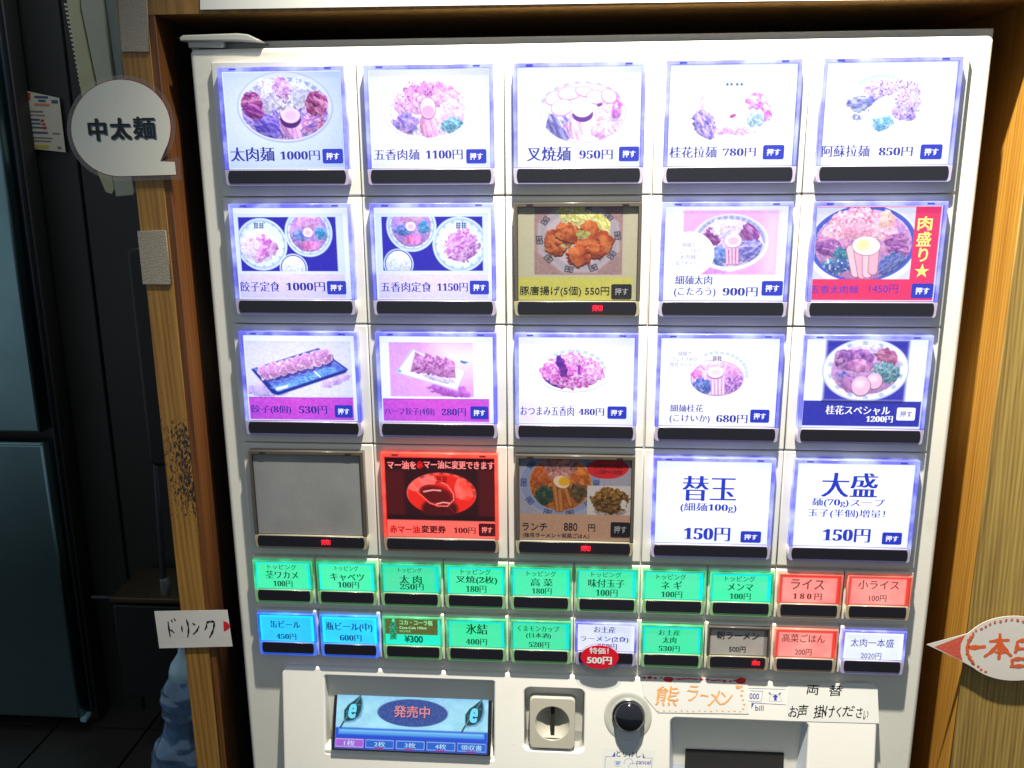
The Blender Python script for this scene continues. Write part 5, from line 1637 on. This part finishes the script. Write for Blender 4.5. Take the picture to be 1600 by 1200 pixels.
# trolley / counter
t = thing('dark_trolley', 'dark low trolley with a worn metal edge in the shadow behind the post', 'trolley')
zt = 440
xA, yA = meas(172, 937, zt); xB, yB = meas(330, 932, zt)
link('top', box(xA, xB, yA - 3, yA + 4, zt, zt + 95, 1.5), mat('trolley_edge', (.085, .06, .035), .35, metal=.5), t)
link('handle', box(xA - 30, xA - 1, yA - 1, yA + 3, zt + 5, zt + 12, 1.5), mat('dark_steel'), t)
link('body', box(xA + 1, xB, yA + 10, yA + 150, zt + 3, zt + 92, 2), mat('trolley_black', (.006, .006, .006), .5), t)

# blue plastic wrapped bottle
t = thing('blue_plastic_bag', 'knotted translucent blue plastic bag with pale neck hanging behind the lower left post', 'plastic bag')
zg = 200
ax_, _ = meas(287, 1100, zg)


def bag(prof, zc_, seed, crump):
    vs, fs = [], []; n = 44
    for k, (y, r, xo) in enumerate(prof):
        X0, Y0 = meas(xo, y, zc_)
        for i in range(n):
            a = 2 * math.pi * i / n
            rr_ = r * (1 + crump * (float(fbm(np.array(math.cos(a) * 1.8 + seed + 9), np.array(math.sin(a) * 1.8 + k * .19 + 9))) - .5) * 2)
            vs.append((X0 + rr_ * math.cos(a), Y0, zc_ + rr_ * math.sin(a) * .8))
    for k in range(len(prof) - 1):
        for i in range(n): fs.append((k * n + i, k * n + (i + 1) % n, (k + 1) * n + (i + 1) % n, (k + 1) * n + i))
    return from_py(vs, fs, True)


link('neck', bag([(1005, 4.5, 285), (1020, 5.5, 286), (1028, 11, 289), (1036, 16, 291), (1046, 19, 293), (1056, 20, 294), (1062, 17, 294)], zg, 1, .12),
     mat('pale_neck', (.34, .52, .60), .25, noise=.2, nscale=60), t)
prof = []
ctrl = ((1056, 20), (1064, 24), (1074, 28), (1086, 30), (1098, 30), (1108, 28), (1116, 25), (1128, 26), (1142, 28), (1152, 31), (1160, 37), (1172, 38), (1185, 37), (1200, 38), (1225, 36), (1250, 33))
for i in range(len(ctrl) - 1):
    for k in range(4):
        a = k / 4; prof.append((ctrl[i][0] * (1 - a) + ctrl[i + 1][0] * a, (ctrl[i][1] * (1 - a) + ctrl[i + 1][1] * a), 296))
link('bag', bag(prof, zg, 4, .20), mat('blue_film', (.085, .17, .30), .14, noise=.35, nscale=40, coat=.8), t)

# floor of dark tiles
yfl = 882
fl = bpy.data.objects.new('floor', None); C.objects.link(fl); fl['kind'] = 'structure'
fl['label'] = 'dark kitchen floor of large tiles'
tm = mat('floor_tile', (.026, .024, .018), .5, noise=.25, nscale=12)
link('grout', from_py([(-1600, yfl + 6, -2600), (1400, yfl + 6, -2600), (1400, yfl + 6, 2600), (-1600, yfl + 6, 2600)], [(0, 1, 2, 3)]), mat('grout_black', (.008, .008, .007), .8), fl)
tile = None
for i in range(12):
    for j in range(8):
        if tile is None:
            tile = box(-68, 68, yfl, yfl + 6, -68, 68, 0); tile.materials.append(tm)
        o_ = bpy.data.objects.new('tile', tile); C.objects.link(o_); o_.parent = fl
        o_.location = ((-1150 + i * 140) / 1000, (150 + j * 140) / 1000, 0)

# mesh panel at the far right edge
t = thing('wire_mesh_panel', 'fine wire mesh panel at the far right edge beside the board', 'mesh panel')
link('backing', box(603, 720, 380, 760, 12, 16), mat('mesh_backing', (.36, .34, .26), .7), t)
MS = []
vs, fs = [], []
for i in range(20):
    for ln in ((604 + i * 5.6, 604.5 + i * 5.6, 380, 760), (603, 720, 380 + i * 19, 380.6 + i * 19)):
        k = len(vs); a, b_, c_, d_ = ln; vs += [(a, c_, 9 - .1 * (ln[1] - ln[0] > 5)), (b_, c_, 9 - .1 * (ln[1] - ln[0] > 5)), (b_, d_, 9 - .1 * (ln[1] - ln[0] > 5)), (a, d_, 9 - .1 * (ln[1] - ln[0] > 5))]
        fs.append((k, k + 1, k + 2, k + 3))
w_ = link('wires', from_py(vs, fs), mat('wire_dark', (.05, .05, .04), .5), t); w_['kind'] = 'stuff'
